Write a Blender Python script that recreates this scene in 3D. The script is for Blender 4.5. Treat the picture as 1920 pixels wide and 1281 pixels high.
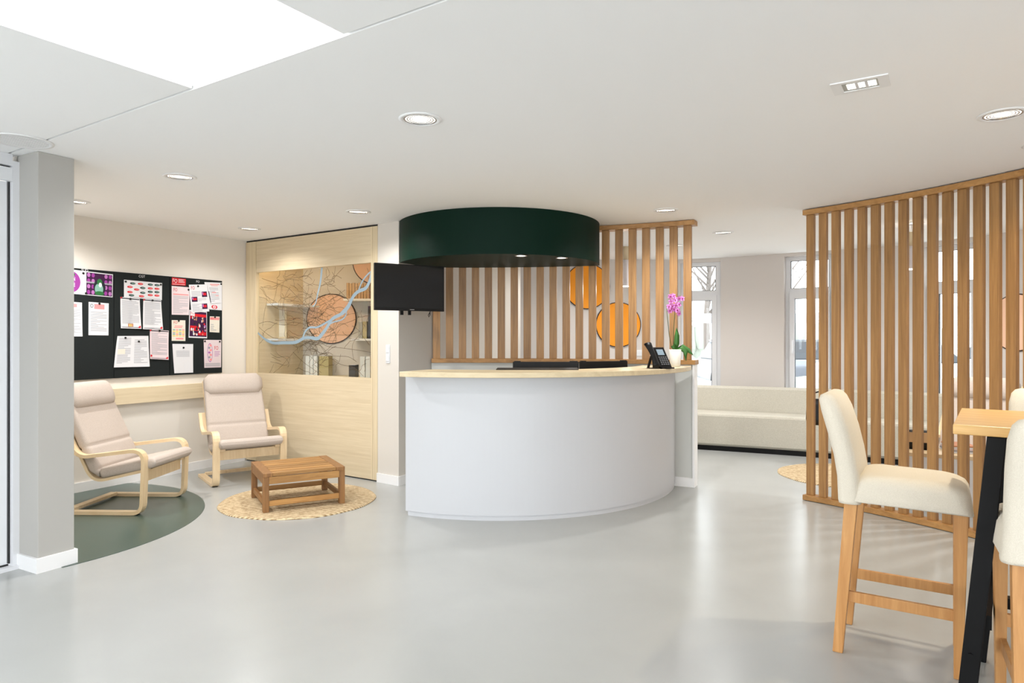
import bpy, bmesh, math, random
import numpy as np
from mathutils import Vector, Matrix
random.seed(7)
for o in list(bpy.data.objects): bpy.data.objects.remove(o)
S = bpy.context.scene
COL = S.collection
# ------------------------------------------------------------------ camera, world, exposure
F, HZ, EYE, HC = 1260.0, 635.0, 1.35, 2.43        # focal length in px, horizon row, eye height, ceiling height
cam = bpy.data.cameras.new('camera'); cam.sensor_width = 36; cam.lens = 36*F/1920
cam.shift_y = (HZ-640.5)/1920; cam.clip_end = 300
co = bpy.data.objects.new('camera', cam); COL.objects.link(co)
co.location = (0, 0, EYE); co.rotation_euler = (math.pi/2, 0, 0); S.camera = co
W = bpy.data.worlds.new('overcast_sky'); S.world = W; W.use_nodes = True
W.node_tree.nodes['Background'].inputs[0].default_value = (0.93, 0.965, 1, 1)
W.node_tree.nodes['Background'].inputs[1].default_value = 3.6
S.view_settings.view_transform = 'Standard'; S.view_settings.look = 'None'
S.view_settings.gamma = 1; S.view_settings.use_curve_mapping = False
S.view_settings.exposure = 0.5
PANEL_STRENGTH = 3.2
DL_POWER = 51.0

# ------------------------------------------------------------------ pixel -> place
def G(x, y, z=0.0):
    Y = (EYE-z)*F/(y-HZ); return Vector(((x-960)/F*Y, Y, z))
def C(x, y, z=HC):
    Y = (z-EYE)*F/(HZ-y); return Vector(((x-960)/F*Y, Y, z))
def AT(x, y, Y): return Vector(((x-960)/F*Y, Y, EYE+(HZ-y)/F*Y))
def onplane(x, y, p, n):
    d = Vector(((x-960)/F, 1, (HZ-y)/F)); c = Vector((0, 0, EYE))
    return c + d*((p-c).dot(n)/d.dot(n))
def fit(P):
    P = np.array(P); A = np.c_[2*P, np.ones(len(P))]; s = np.linalg.lstsq(A, (P**2).sum(1), rcond=None)[0]
    return Vector((s[0], s[1])), float(np.sqrt(s[2]+s[0]**2+s[1]**2))
def V2(v): return Vector((v[0], v[1]))
def V3(v, z): return Vector((v[0], v[1], z))

# ------------------------------------------------------------------ materials
MATS = {}
def newmat(name):
    m = bpy.data.materials.new(name); m.use_nodes = True; MATS[name] = m
    return m, m.node_tree, m.node_tree.nodes['Principled BSDF']
def lin(c): return tuple((v/255/12.92 if v/255 <= .04045 else ((v/255+.055)/1.055)**2.4) for v in c)+(1,)
def plain(name, rgb, rough=.5, metal=0, emit=0, bump=0, bscale=200, spec=.5):
    m, t, b = newmat(name)
    b.inputs['Base Color'].default_value = lin(rgb); b.inputs['Roughness'].default_value = rough
    b.inputs['Metallic'].default_value = metal; b.inputs['Specular IOR Level'].default_value = spec
    if emit: b.inputs['Emission Color'].default_value = lin(rgb); b.inputs['Emission Strength'].default_value = emit
    if bump:
        n = t.nodes.new('ShaderNodeTexNoise'); n.inputs['Scale'].default_value = bscale; n.inputs['Detail'].default_value = 4
        c = t.nodes.new('ShaderNodeTexCoord'); t.links.new(c.outputs['Object'], n.inputs['Vector'])
        k = t.nodes.new('ShaderNodeBump'); k.inputs['Strength'].default_value = bump; k.inputs['Distance'].default_value = .004
        t.links.new(n.outputs['Fac'], k.inputs['Height']); t.links.new(k.outputs['Normal'], b.inputs['Normal'])
    return m
def wood(name, a, b_, scale=(30, 30, 1.2), rough=.45, contrast=(.3, .7), vary=.1, rotz=0):
    m, t, b = newmat(name); b.inputs['Roughness'].default_value = rough
    c = t.nodes.new('ShaderNodeTexCoord'); mp = t.nodes.new('ShaderNodeMapping'); mp.inputs['Scale'].default_value = scale
    mp.inputs['Rotation'].default_value = (0, 0, rotz)
    oi = t.nodes.new('ShaderNodeObjectInfo'); ad = t.nodes.new('ShaderNodeVectorMath'); ad.operation = 'ADD'
    ml = t.nodes.new('ShaderNodeMath'); ml.operation = 'MULTIPLY'; ml.inputs[1].default_value = 9.0
    mp0 = t.nodes.new('ShaderNodeMapping'); mp0.inputs['Rotation'].default_value = (0, 0, rotz)
    t.links.new(c.outputs['Object'], mp0.inputs['Vector']); mp.inputs['Rotation'].default_value = (0, 0, 0)
    t.links.new(mp0.outputs['Vector'], mp.inputs['Vector'])
    t.links.new(oi.outputs['Random'], ml.inputs[0]); t.links.new(mp.outputs['Vector'], ad.inputs[0]); t.links.new(ml.outputs[0], ad.inputs[1])
    n = t.nodes.new('ShaderNodeTexNoise'); n.inputs['Scale'].default_value = 1.0; n.inputs['Detail'].default_value = 5
    n.inputs['Roughness'].default_value = .65; n.inputs['Distortion'].default_value = .6
    t.links.new(ad.outputs[0], n.inputs['Vector'])
    r = t.nodes.new('ShaderNodeValToRGB'); r.color_ramp.elements[0].position = contrast[0]; r.color_ramp.elements[1].position = contrast[1]
    r.color_ramp.elements[0].color = lin(a); r.color_ramp.elements[1].color = lin(b_)
    t.links.new(n.outputs['Fac'], r.inputs['Fac'])
    hs = t.nodes.new('ShaderNodeHueSaturation')
    mr = t.nodes.new('ShaderNodeMapRange'); mr.inputs['To Min'].default_value = 1-vary; mr.inputs['To Max'].default_value = 1+vary
    t.links.new(oi.outputs['Random'], mr.inputs['Value']); t.links.new(mr.outputs[0], hs.inputs['Value'])
    t.links.new(r.outputs['Color'], hs.inputs['Color']); t.links.new(hs.outputs['Color'], b.inputs['Base Color'])
    return m
def fabric(name, a, b_, scale=350, bump=.25):
    m, t, b = newmat(name); b.inputs['Roughness'].default_value = .95; b.inputs['Specular IOR Level'].default_value = .2
    c = t.nodes.new('ShaderNodeTexCoord'); n = t.nodes.new('ShaderNodeTexNoise'); n.inputs['Scale'].default_value = scale; n.inputs['Detail'].default_value = 3
    t.links.new(c.outputs['Object'], n.inputs['Vector'])
    n2 = t.nodes.new('ShaderNodeTexNoise'); n2.inputs['Scale'].default_value = 7; n2.inputs['Detail'].default_value = 3
    t.links.new(c.outputs['Object'], n2.inputs['Vector'])
    r = t.nodes.new('ShaderNodeValToRGB'); r.color_ramp.elements[0].position = .3; r.color_ramp.elements[1].position = .7
    r.color_ramp.elements[0].color = lin(a); r.color_ramp.elements[1].color = lin(b_)
    t.links.new(n.outputs['Fac'], r.inputs['Fac']); t.links.new(r.outputs['Color'], b.inputs['Base Color'])
    ad = t.nodes.new('ShaderNodeMath'); ad.operation = 'MULTIPLY_ADD'; ad.inputs[1].default_value = 5.0
    t.links.new(n2.outputs['Fac'], ad.inputs[0]); t.links.new(n.outputs['Fac'], ad.inputs[2])
    k = t.nodes.new('ShaderNodeBump'); k.inputs['Strength'].default_value = bump; k.inputs['Distance'].default_value = .004
    t.links.new(ad.outputs[0], k.inputs['Height']); t.links.new(k.outputs['Normal'], b.inputs['Normal'])
    return m
def concrete(name, a, b_, rough):
    m, t, b = newmat(name)
    c = t.nodes.new('ShaderNodeTexCoord'); n = t.nodes.new('ShaderNodeTexNoise'); n.inputs['Scale'].default_value = 1.1; n.inputs['Detail'].default_value = 7
    n.inputs['Roughness'].default_value = .5; n.inputs['Distortion'].default_value = .3
    t.links.new(c.outputs['Object'], n.inputs['Vector'])
    r = t.nodes.new('ShaderNodeValToRGB'); r.color_ramp.elements[0].position = .2; r.color_ramp.elements[1].position = .8
    r.color_ramp.elements[0].color = lin(a); r.color_ramp.elements[1].color = lin(b_)
    t.links.new(n.outputs['Fac'], r.inputs['Fac']); t.links.new(r.outputs['Color'], b.inputs['Base Color'])
    b.inputs['Roughness'].default_value = rough
    return m
def glassmat(name, tint=(250, 252, 252), refl=.08, rough=.0):
    m, t, b = newmat(name); t.nodes.remove(b); out = t.nodes['Material Output']
    tr = t.nodes.new('ShaderNodeBsdfTransparent'); tr.inputs[0].default_value = lin(tint)
    gl = t.nodes.new('ShaderNodeBsdfGlossy'); gl.inputs['Roughness'].default_value = rough
    mx = t.nodes.new('ShaderNodeMixShader'); lw = t.nodes.new('ShaderNodeLayerWeight'); pw = t.nodes.new('ShaderNodeMath'); pw.operation = 'POWER'; pw.inputs[1].default_value = 5
    fr = t.nodes.new('ShaderNodeMath'); fr.operation = 'MULTIPLY_ADD'; fr.inputs[1].default_value = .8; fr.inputs[2].default_value = refl*.4
    t.links.new(lw.outputs['Facing'], pw.inputs[0]); t.links.new(pw.outputs[0], fr.inputs[0]); t.links.new(fr.outputs[0], mx.inputs[0])
    t.links.new(tr.outputs[0], mx.inputs[1]); t.links.new(gl.outputs[0], mx.inputs[2]); t.links.new(mx.outputs[0], out.inputs[0])
    return m
concrete('floor', (161, 163, 161), (175, 177, 175), .25)
concrete('floor_green', (62, 80, 72), (74, 92, 84), .3)
plain('pillar_paint', (180, 178, 173), .85, spec=.2)
plain('desk_white', (198, 200, 204), .4)
plain('ceiling_paint', (251, 251, 251), .9, spec=.2)
plain('warm_white_wall', (216, 211, 203), .85, spec=.2)
plain('white_paint', (240, 240, 240), .6)
plain('white_satin', (226, 228, 231), .38)
plain('greige', (232, 226, 217), .85, spec=.2)
plain('grey_wall', (210, 204, 199), .85, spec=.2)
plain('light_grey_wall', (206, 207, 203), .8, spec=.2)
plain('frame_white', (222, 223, 226), .45)
plain('gasket', (20, 20, 22), .6)
wood('oak', (134, 96, 53), (176, 132, 80), (38, 38, 1.6), .42, vary=.1)
wood('oak_rail', (152, 108, 58), (188, 142, 86), (12, 12, 30), .45, vary=.03)
wood('ash_panel', (212, 194, 160), (228, 212, 182), (1.6, 1.6, 42), .5, vary=.03)
wood('ash_v', (212, 194, 160), (228, 212, 180), (40, 40, 1.6), .5, vary=.03)
wood('ash_top', (206, 188, 152), (224, 208, 174), (2.2, 34, 20), .42, vary=.02)
wood('birch', (218, 190, 148), (236, 213, 176), (3, 30, 3), .4, vary=.04)
wood('acacia', (142, 100, 52), (184, 138, 80), (3.0, 46, 30), .5, vary=.2)
wood('acacia_v', (118, 80, 43), (156, 112, 64), (40, 40, 2.5), .5, vary=.1)
wood('stave', (206, 156, 84), (236, 194, 126), (2.4, 42, 20), .35, vary=.02)
wood('stool_wood', (176, 122, 66), (204, 152, 94), (30, 30, 2), .42, vary=.05)
fabric('cream', (184, 171, 160), (203, 191, 181), 260, .2)
fabric('cover', (212, 203, 186), (226, 218, 202), 420, .35)
fabric('sofa_fabric', (182, 178, 164), (204, 200, 188), 160, .2)
fabric('jute', (176, 140, 92), (222, 192, 144), 70, .9)
fabric('black_felt', (30, 34, 34), (36, 40, 40), 300, .1)
plain('dark_green', (7, 35, 26), .5, spec=.1, bump=.05, bscale=60)
plain('black_metal', (7, 7, 8), .5, spec=.2)
plain('black_plastic', (14, 14, 16), .45, spec=.3)
plain('grey_key', (120, 122, 126), .5)
plain('screen_black', (8, 8, 10), .1)
plain('lcd', (150, 170, 185), .3)
plain('paper', (224, 224, 227), .8, spec=.2)
plain('paper_pink', (226, 210, 213), .8, spec=.2)
plain('paper_cream', (226, 220, 206), .8, spec=.2)
plain('ink', (160, 160, 166), .8, spec=.2)
plain('ink_dark', (40, 42, 50), .8, spec=.2)
plain('red', (206, 34, 44), .7, spec=.2)
plain('pale_red', (236, 150, 150), .7, spec=.2)
plain('purple', (150, 62, 146), .7, spec=.2)
plain('violet_dark', (62, 30, 64), .7, spec=.2)
plain('lilac', (178, 112, 176), .7, spec=.2)
plain('leaf_print', (48, 110, 60), .7, spec=.2)
plain('yellow_print', (240, 206, 110), .7, spec=.2)
plain('teal_print', (130, 176, 160), .7, spec=.2)
plain('skin_print', (196, 140, 110), .7, spec=.2)
plain('magnet', (14, 14, 15), .4)
plain('orange_disc', (238, 150, 24), .7)
plain('peach_disc', (238, 196, 166), .7)
plain('line_dark', (50, 30, 24), .7)
plain('river', (146, 168, 182), .6)
plain('road', (84, 66, 40), .6)
glassmat('glass'); glassmat('window_glass')
plain('grey_binder', (176, 176, 170), .6); plain('white_binder', (226, 230, 230), .6); plain('olive_book', (188, 176, 128), .6)
plain('dark_book', (40, 40, 44), .6); plain('tan_book', (196, 160, 116), .6); plain('red_book', (130, 52, 36), .6)
plain('leaf', (62, 118, 48), .45); plain('stem', (86, 92, 54), .6); plain('petal', (222, 136, 208), .6); plain('petal_dark', (150, 20, 100), .6)
plain('pot', (236, 234, 226), .45)
plain('lamp_lens', (255, 250, 240), .4, emit=1.6)
plain('panel_light', (255, 255, 255), .5, emit=PANEL_STRENGTH)
plain('led', (255, 222, 170), .5, emit=12)
plain('chrome', (205, 205, 206), .25, metal=1)
plain('shade_white', (226, 220, 222), .6)
plain('hedge', (150, 156, 146), .9); plain('bark', (120, 112, 106), .9); plain('gravel', (232, 232, 230), .9)
plain('car_dark', (120, 124, 132), .3); plain('car_white', (210, 212, 216), .3); plain('car_red', (130, 50, 56), .3); plain('tyre', (30, 30, 32), .8)
plain('car_glass', (40, 46, 52), .1); plain('fence_grey', (170, 174, 178), .6); plain('roof_white', (225, 228, 232), .6)

# ------------------------------------------------------------------ mesh builder
class MB:
    def __init__(s): s.v = []; s.f = []; s.sm = []
    def add(s, verts, faces, smooth=False):
        o = len(s.v); s.v += [Vector(p) for p in verts]; s.f += [tuple(i+o for i in f) for f in faces]; s.sm += [smooth]*len(faces); return s
    def box(s, x0, x1, y0, y1, z0, z1):
        return s.hexa([(x0, y0, z0), (x1, y0, z0), (x1, y1, z0), (x0, y1, z0)], [(x0, y0, z1), (x1, y0, z1), (x1, y1, z1), (x0, y1, z1)])
    def hexa(s, a, b): return s.add(list(a)+list(b), [(3, 2, 1, 0), (4, 5, 6, 7), (0, 1, 5, 4), (1, 2, 6, 5), (2, 3, 7, 6), (3, 0, 4, 7)])
    def prism(s, poly, z0, z1):
        n = len(poly); a = [(p[0], p[1], z0) for p in poly]; b = [(p[0], p[1], z1) for p in poly]
        area = sum(poly[i][0]*poly[(i+1) % n][1]-poly[(i+1) % n][0]*poly[i][1] for i in range(n))
        if area < 0: a.reverse(); b.reverse()
        return s.add(a+b, [tuple(range(n-1, -1, -1)), tuple(range(n, 2*n))]+[(i, (i+1) % n, n+(i+1) % n, n+i) for i in range(n)])
    def obox(s, o, e, d, l0, l1, w0, w1, z0, z1):      # box along direction e (2d) and d (2d) from point o
        o, e, d = V2(o), V2(e), V2(d)
        q = [o+e*l0+d*w0, o+e*l1+d*w0, o+e*l1+d*w1, o+e*l0+d*w1]
        return s.prism(q, z0, z1)
    def loft(s, rings, cap=True, smooth=True, closed=False):
        n = len(rings[0]); m = len(rings); vs = [p for r in rings for p in r]; fs = []
        for i in range(m if closed else m-1):
            for j in range(n):
                a, b = i*n+j, i*n+(j+1) % n; k = ((i+1) % m)*n
                fs.append((a, b, k+(j+1) % n, k+j))
        s.add(vs, fs, smooth)
        if cap and not closed:
            o = len(s.v)-len(vs)
            s.f.append(tuple(o+j for j in range(n-1, -1, -1))); s.f.append(tuple(o+(m-1)*n+j for j in range(n))); s.sm += [False, False]
        return s
    def cyl(s, p, r0, r1, z0, z1, n=24, smooth=True):
        return s.loft([[(p[0]+r*math.cos(2*math.pi*j/n), p[1]+r*math.sin(2*math.pi*j/n), z) for j in range(n)] for r, z in ((r0, z0), (r1, z1))], True, smooth)
    def lathe(s, p, prof, n=28, cap=True):
        return s.loft([[(p[0]+r*math.cos(2*math.pi*j/n), p[1]+r*math.sin(2*math.pi*j/n), p[2]+z) for j in range(n)] for r, z in prof], cap)
    def tube(s, pts, r, n=8):
        pts = [Vector(p) for p in pts]; rings = []; up = None
        for i, p in enumerate(pts):
            t = (pts[min(i+1, len(pts)-1)]-pts[max(i-1, 0)]).normalized()
            if up is None: up = t.orthogonal().normalized()
            up = (up-t*up.dot(t)).normalized(); w = t.cross(up)
            rr = r[i] if isinstance(r, (list, tuple)) else r
            rings.append([p+up*rr*math.cos(2*math.pi*j/n)+w*rr*math.sin(2*math.pi*j/n) for j in range(n)])
        return s.loft(rings)
    def beam(s, a, b, w, h, side=(0, 0, 1), w2=None, h2=None):   # rectangular bar from a to b
        a, b = Vector(a), Vector(b); t = (b-a).normalized(); sd = Vector(side); x = t.cross(sd).normalized(); y = x.cross(t)
        w2 = w if w2 is None else w2; h2 = h if h2 is None else h2
        f = lambda p, w, h: [p-x*w/2-y*h/2, p+x*w/2-y*h/2, p+x*w/2+y*h/2, p-x*w/2+y*h/2]
        return s.hexa(f(a, w, h), f(b, w2, h2))
    def sphere(s, c, rx, ry, rz, n=14, m=8):
        rings = []
        for i in range(m+1):
            a = -math.pi/2+math.pi*i/m; a = max(-1.54, min(1.54, a))
            rings.append([(c[0]+rx*math.cos(a)*math.cos(2*math.pi*j/n), c[1]+ry*math.cos(a)*math.sin(2*math.pi*j/n), c[2]+rz*math.sin(a)) for j in range(n)])
        return s.loft(rings)
def mat_of(parent):
    return Matrix.Translation(parent.location) @ parent.rotation_euler.to_matrix().to_4x4()
def obj(name, mb, mat, parent=None, local=False, bevel=0, subsurf=0, label=None, kind=None, origin=None):
    me = bpy.data.meshes.new(name); vs = mb.v
    o = bpy.data.objects.new(name, me)
    if parent is not None:
        if not local:
            M = mat_of(parent)
            if parent.parent is not None: M = mat_of(parent.parent) @ M
            M = M.inverted(); vs = [M @ v for v in vs]
    else:
        if origin is None:
            c = [(min(v[i] for v in vs), max(v[i] for v in vs)) for i in range(3)]
            origin = Vector(((c[0][0]+c[0][1])/2, (c[1][0]+c[1][1])/2, c[2][0]))
        vs = [v-origin for v in vs]; o.location = origin
    me.from_pydata([tuple(v) for v in vs], [], mb.f)
    for p, sm in zip(me.polygons, mb.sm): p.use_smooth = sm
    me.validate(); me.update()
    bm = bmesh.new(); bm.from_mesh(me); bmesh.ops.recalc_face_normals(bm, faces=bm.faces); bm.to_mesh(me); bm.free()
    if mat: me.materials.append(MATS[mat])
    COL.objects.link(o)
    if parent is not None: o.parent = parent
    if bevel:
        b = o.modifiers.new('bevel', 'BEVEL'); b.width = bevel; b.segments = 2; b.limit_method = 'ANGLE'; b.angle_limit = .6
    if subsurf: b = o.modifiers.new('sub', 'SUBSURF'); b.levels = b.render_levels = subsurf
    if label: o['label'] = label
    if kind: o['kind'] = kind
    return o
def thing(name, label, cat, loc=(0, 0, 0), rz=0, group=None):
    o = bpy.data.objects.new(name, None); COL.objects.link(o); o.location = loc; o.rotation_euler = (0, 0, rz); o.empty_display_size = .1
    o['label'] = label; o['category'] = cat
    if group: o['group'] = group
    return o
def tag(o, label, cat, group=None):
    o['label'] = label; o['category'] = cat
    if group: o['group'] = group
    return o
def struct(name, mb, mat, parent=None, label=None, **k):
    o = obj(name, mb, mat, parent, **k)
    if parent is None: o['kind'] = 'structure'
    if label: o['label'] = label
    return o
def sempty(name, label, loc=(0, 0, 0), rz=0):
    o = bpy.data.objects.new(name, None); COL.objects.link(o); o.location = loc; o.rotation_euler = (0, 0, rz); o['kind'] = 'structure'; o['label'] = label; o.empty_display_size = .1
    return o
def dup(root, loc, rz, label, group=None):
    def cp(o, par):
        c = o.copy(); COL.objects.link(c); c.parent = par
        for ch in o.children: cp(ch, c)
        return c
    r = cp(root, None); r.location = loc; r.rotation_euler = (0, 0, rz); r['label'] = label
    if group: r['group'] = group
    return r
def arc(c, R, a0, a1, n): return [Vector((c[0]+R*math.cos(a0+(a1-a0)*i/n), c[1]+R*math.sin(a0+(a1-a0)*i/n))) for i in range(n+1)]
def fillet(pts, radii, n=7):      # 2d polyline with rounded corners
    P = [Vector(p) for p in pts]; out = [P[0]]
    for i in range(1, len(P)-1):
        a, b, c = P[i-1], P[i], P[i+1]; r = radii[i-1]
        u = (a-b).normalized(); w = (c-b).normalized(); ang = math.acos(max(-1, min(1, u.dot(w)))); d = min(r/math.tan(ang/2), (a-b).length*.49, (c-b).length*.49)
        p, q = b+u*d, b+w*d
        for k in range(n+1):
            t = k/n; out.append(p*(1-t)**2+b*2*t*(1-t)+q*t*t)
    out.append(P[-1]); return out
def ribbon(mb, path, y, w, th):   # bent strip: path in the x-z plane, at lateral offset y
    rings = []
    for i, p in enumerate(path):
        t = (path[min(i+1, len(path)-1)]-path[max(i-1, 0)]).normalized(); n = Vector((-t[1], t[0]))
        q = [(p+n*th/2, -w/2), (p+n*th/2, w/2), (p-n*th/2, w/2), (p-n*th/2, -w/2)]
        rings.append([Vector((a[0], y+b, a[1])) for a, b in q])
    mb.loft(rings, True, False); return mb
def rrect(w, d, r, k=4):
    pts = []
    for cx, cy, a in ((w/2-r, d/2-r, 0), (-w/2+r, d/2-r, 90), (-w/2+r, -d/2+r, 180), (w/2-r, -d/2+r, 270)):
        for i in range(k+1):
            t = math.radians(a+90*i/k); pts.append((cx+r*math.cos(t), cy+r*math.sin(t)))
    return pts
_txt = {}
def text_shape(s, bold=False):
    if s in _txt: return _txt[s]
    cu = bpy.data.curves.new('t', 'FONT'); cu.body = s; cu.size = 1; cu.resolution_u = 2
    if bold: cu.offset = .02
    o = bpy.data.objects.new('t', cu); COL.objects.link(o); dg = bpy.context.evaluated_depsgraph_get()
    me = bpy.data.meshes.new_from_object(o.evaluated_get(dg))
    vs = [v.co.copy() for v in me.vertices]; fs = [tuple(p.vertices) for p in me.polygons]
    x0 = min(v.x for v in vs); x1 = max(v.x for v in vs); y0 = min(v.y for v in vs); y1 = max(v.y for v in vs)
    vs = [((v.x-x0)/(x1-x0), (v.y-y0)/(y1-y0)) for v in vs]
    bpy.data.objects.remove(o); bpy.data.meshes.remove(me); _txt[s] = (vs, fs, (x1-x0)/(y1-y0)); return _txt[s]
def clip(poly, p, n):             # keep the half plane (x-p).n >= 0
    out = []
    for i in range(len(poly)):
        a, b = poly[i], poly[(i+1) % len(poly)]; da, db = (a-p).dot(n), (b-p).dot(n)
        if da >= 0: out.append(a)
        if (da >= 0) != (db >= 0): out.append(a+(b-a)*(da/(da-db)))
    return out

# ------------------------------------------------------------------ plan of the place
P0 = V2(C(460, 452.5)); PL = V2(C(139, 403)); U = (P0-PL).normalized()           # notice-board wall, U runs away from the camera
PW = V2(C(708, 420)); E = (PW-P0).normalized()                                     # wood partition, E runs to the right
UN = Vector((U.y, -U.x)); EN = Vector((E.y, -E.x))                                  # normals into the room
PC = V2(G(747.6, 911)); 
BK = 1.03
def CB(x, y): return V2(C(x, y))*BK
W0 = Vector((2.2*CB(1268, 482.5).y/9, CB(1268, 482.5).y)); W0 = Vector(((1268-960)/F*W0.y, W0.y)); W1 = CB(1351, 479); W2 = CB(1470, 471.5); W3 = CB(1690, 455); W4 = CB(1851, 435.6); W5 = CB(1912, 426)+Vector((.35, -1.5)); W6 = Vector((6.3, -3.5))
ROOM = [Vector((-7, -3.5)), W6, W5, W4, W3, W1, W0, Vector((-3.4, W0.y)), Vector((-7, W0.y))]
A1, B1 = V2(C(365, 167)), V2(C(650, 67)); EA = (B1-A1).normalized(); NA = Vector((EA.y, -EA.x))
if NA.dot(-A1) < 0: NA = -NA
LP = (B1-A1).length

# ------------------------------------------------------------------ floor and ceiling
m = MB().prism([p*1.0 for p in ROOM], -.12, 0); floor = struct('floor', m, 'floor', label='polished pale grey concrete floor', origin=Vector((0, 0, 0)))
gp = [G(x, y) for x, y in ((303, 910.4), (349.8, 923), (374.8, 932.9), (386.3, 945.4), (381, 962.6), (359, 979.7), (318.6, 1000), (256, 1025), (193.7, 1045.3), (143.7, 1058.4))]
gc, gr = fit([(p.x, p.y) for p in gp])
circ = clip(arc(gc, gr, 0, 2*math.pi, 120)[:-1], PL+UN*.016, UN)
PIL = V2(G(71, 1075)); PV = Vector((-U.y, U.x)); PV = PV if PV.x < 0 else -PV
circ = clip(circ, PIL+U*.12, U)
obj('floor_inlay', MB().prism(circ, .0, .0025), 'floor_green', floor, label='dark green circle painted on the floor')
m = MB(); far = clip(ROOM, A1, -NA); m.prism(far, HC, HC+.2)
near = clip(ROOM, A1+NA*.014, NA)
m.prism(clip(clip(clip(ROOM, A1, NA), A1+NA*.0139, -NA), A1, -EA), HC+.012, HC+.2); m.prism(clip(clip(clip(ROOM, A1, NA), A1+NA*.0139, -NA), A1+EA*LP, EA), HC+.012, HC+.2)
m.prism(clip(near, A1, -EA), HC, HC+.2); m.prism(clip(near, A1+EA*LP, EA), HC, HC+.2)
TP = 2.6
m.prism(clip(clip(clip(near, A1, EA), A1+EA*LP, -EA), A1+NA*TP, NA), HC, HC+.2)
ceiling = struct('ceiling', m, 'ceiling_paint', label='flat white painted ceiling with a shadow joint')
o = obj('ceiling_light', MB().obox(A1, EA, NA, .002, LP-.002, .002, TP-.002, HC+.045, HC+.07), 'panel_light')
tag(o, 'large bright white rectangular light panel in the ceiling', 'light panel')

# ------------------------------------------------------------------ walls
def wallbox(a, b, th, z0=0, z1=HC, side=1):
    e = (b-a).normalized(); n = Vector((-e.y, e.x))*side
    return MB().prism([a, b, b+n*th, a+n*th], z0, z1)
PLE = PL-U*1.6
struct('wall_left', wallbox(PLE, P0+U*.1, .15, side=1 if Vector((-U.y, U.x)).dot(UN) < 0 else -1), 'greige', label='greige painted wall behind the notice boards')
bb = MB().obox(PLE, U, UN, 0, (P0-PLE).length-.02, .001, .014, 0, .085); struct('baseboard_left', bb, 'white_paint', label='white skirting under the notice boards')
# pillar and entrance
m = MB().obox(PIL, U, PV, 0, .2, 0, .23, 0, HC); pil = struct('pillar', m, 'pillar_paint', label='square greige pillar at the left edge', bevel=.004)
m = MB().obox(PIL, U, PV, -.013, .213, -.013, .23, 0, .085); obj('baseboard', m, 'white_paint', pil)
ret = PIL+PV*.23
hit = ret
tt = (PLE-ret).dot(UN)/PV.dot(UN)
struct('wall_return', MB().obox(ret, PV, U, .001, max(.2, tt), 0, .15, 0, HC), 'greige', label='short wall behind the pillar')
ent = sempty('door_1', 'white glazed entrance partition with blind beside the pillar', (ret.x, ret.y, 0))
m = MB().obox(ret, -U, PV, 0, .035, -.03, .06, 0, HC-.04); obj('door_frame', m, 'frame_white', ent)
obj('door_head', MB().obox(ret, -U, PV, .035, 4.2, -.03, .06, HC-.07, HC-.001), 'frame_white', ent)
obj('gasket', MB().obox(ret, -U, PV, .036, .044, .0, .02, .03, HC-.08), 'gasket', ent)
obj('gasket', MB().obox(ret, -U, PV, .036, 1.3, .0, .02, HC-.079, HC-.072), 'gasket', ent)
obj('blind_cassette', MB().obox(ret, -U, PV, .036, 1.3, -.03, .0, HC-.16, HC-.082), 'white_satin', ent)
obj('blind', MB().obox(ret, -U, PV, .05, 1.28, .004, .012, .03, HC-.162), 'white_satin', ent)
obj('threshold', MB().obox(ret, -U, PV, -.03, 4.2, -.05, .06, 0, .02), 'frame_white', ent)
obj('gasket', MB().obox(ret, -U, PV, .046, 1.3, -.004, .003, .021, .03), 'gasket', ent)
for k in range(3):
    obj('mullion', MB().obox(ret, -U, PV, 1.3+k*.95, 1.35+k*.95, -.03, .06, .021, HC-.071), 'frame_white', ent)
    obj('pane', MB().obox(ret, -U, PV, 1.351+k*.95, 2.249+k*.95, .01, .016, .021, HC-.071), 'window_glass', ent)
# unseen front behind the camera, opened for daylight, and the right-hand wall
rear = sempty('window_4', 'glazed front behind the viewer', (0, -3.5, 0))
for k in range(9): obj('mullion', MB().box(-5.9+k*1.5, -5.82+k*1.5, -3.5, -3.42, .1, HC-.06), 'frame_white', rear)
obj('sill', MB().box(-6.2, 6.25, -3.5, -3.4, 0, .1), 'frame_white', rear)
obj('head', MB().box(-6.2, 6.25, -3.5, -3.4, HC-.06, HC-.001), 'frame_white', rear)
struct('wall_right', wallbox(W6, W5, .2, side=-1 if True else 1), 'grey_wall', label='plain wall at the right')

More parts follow.
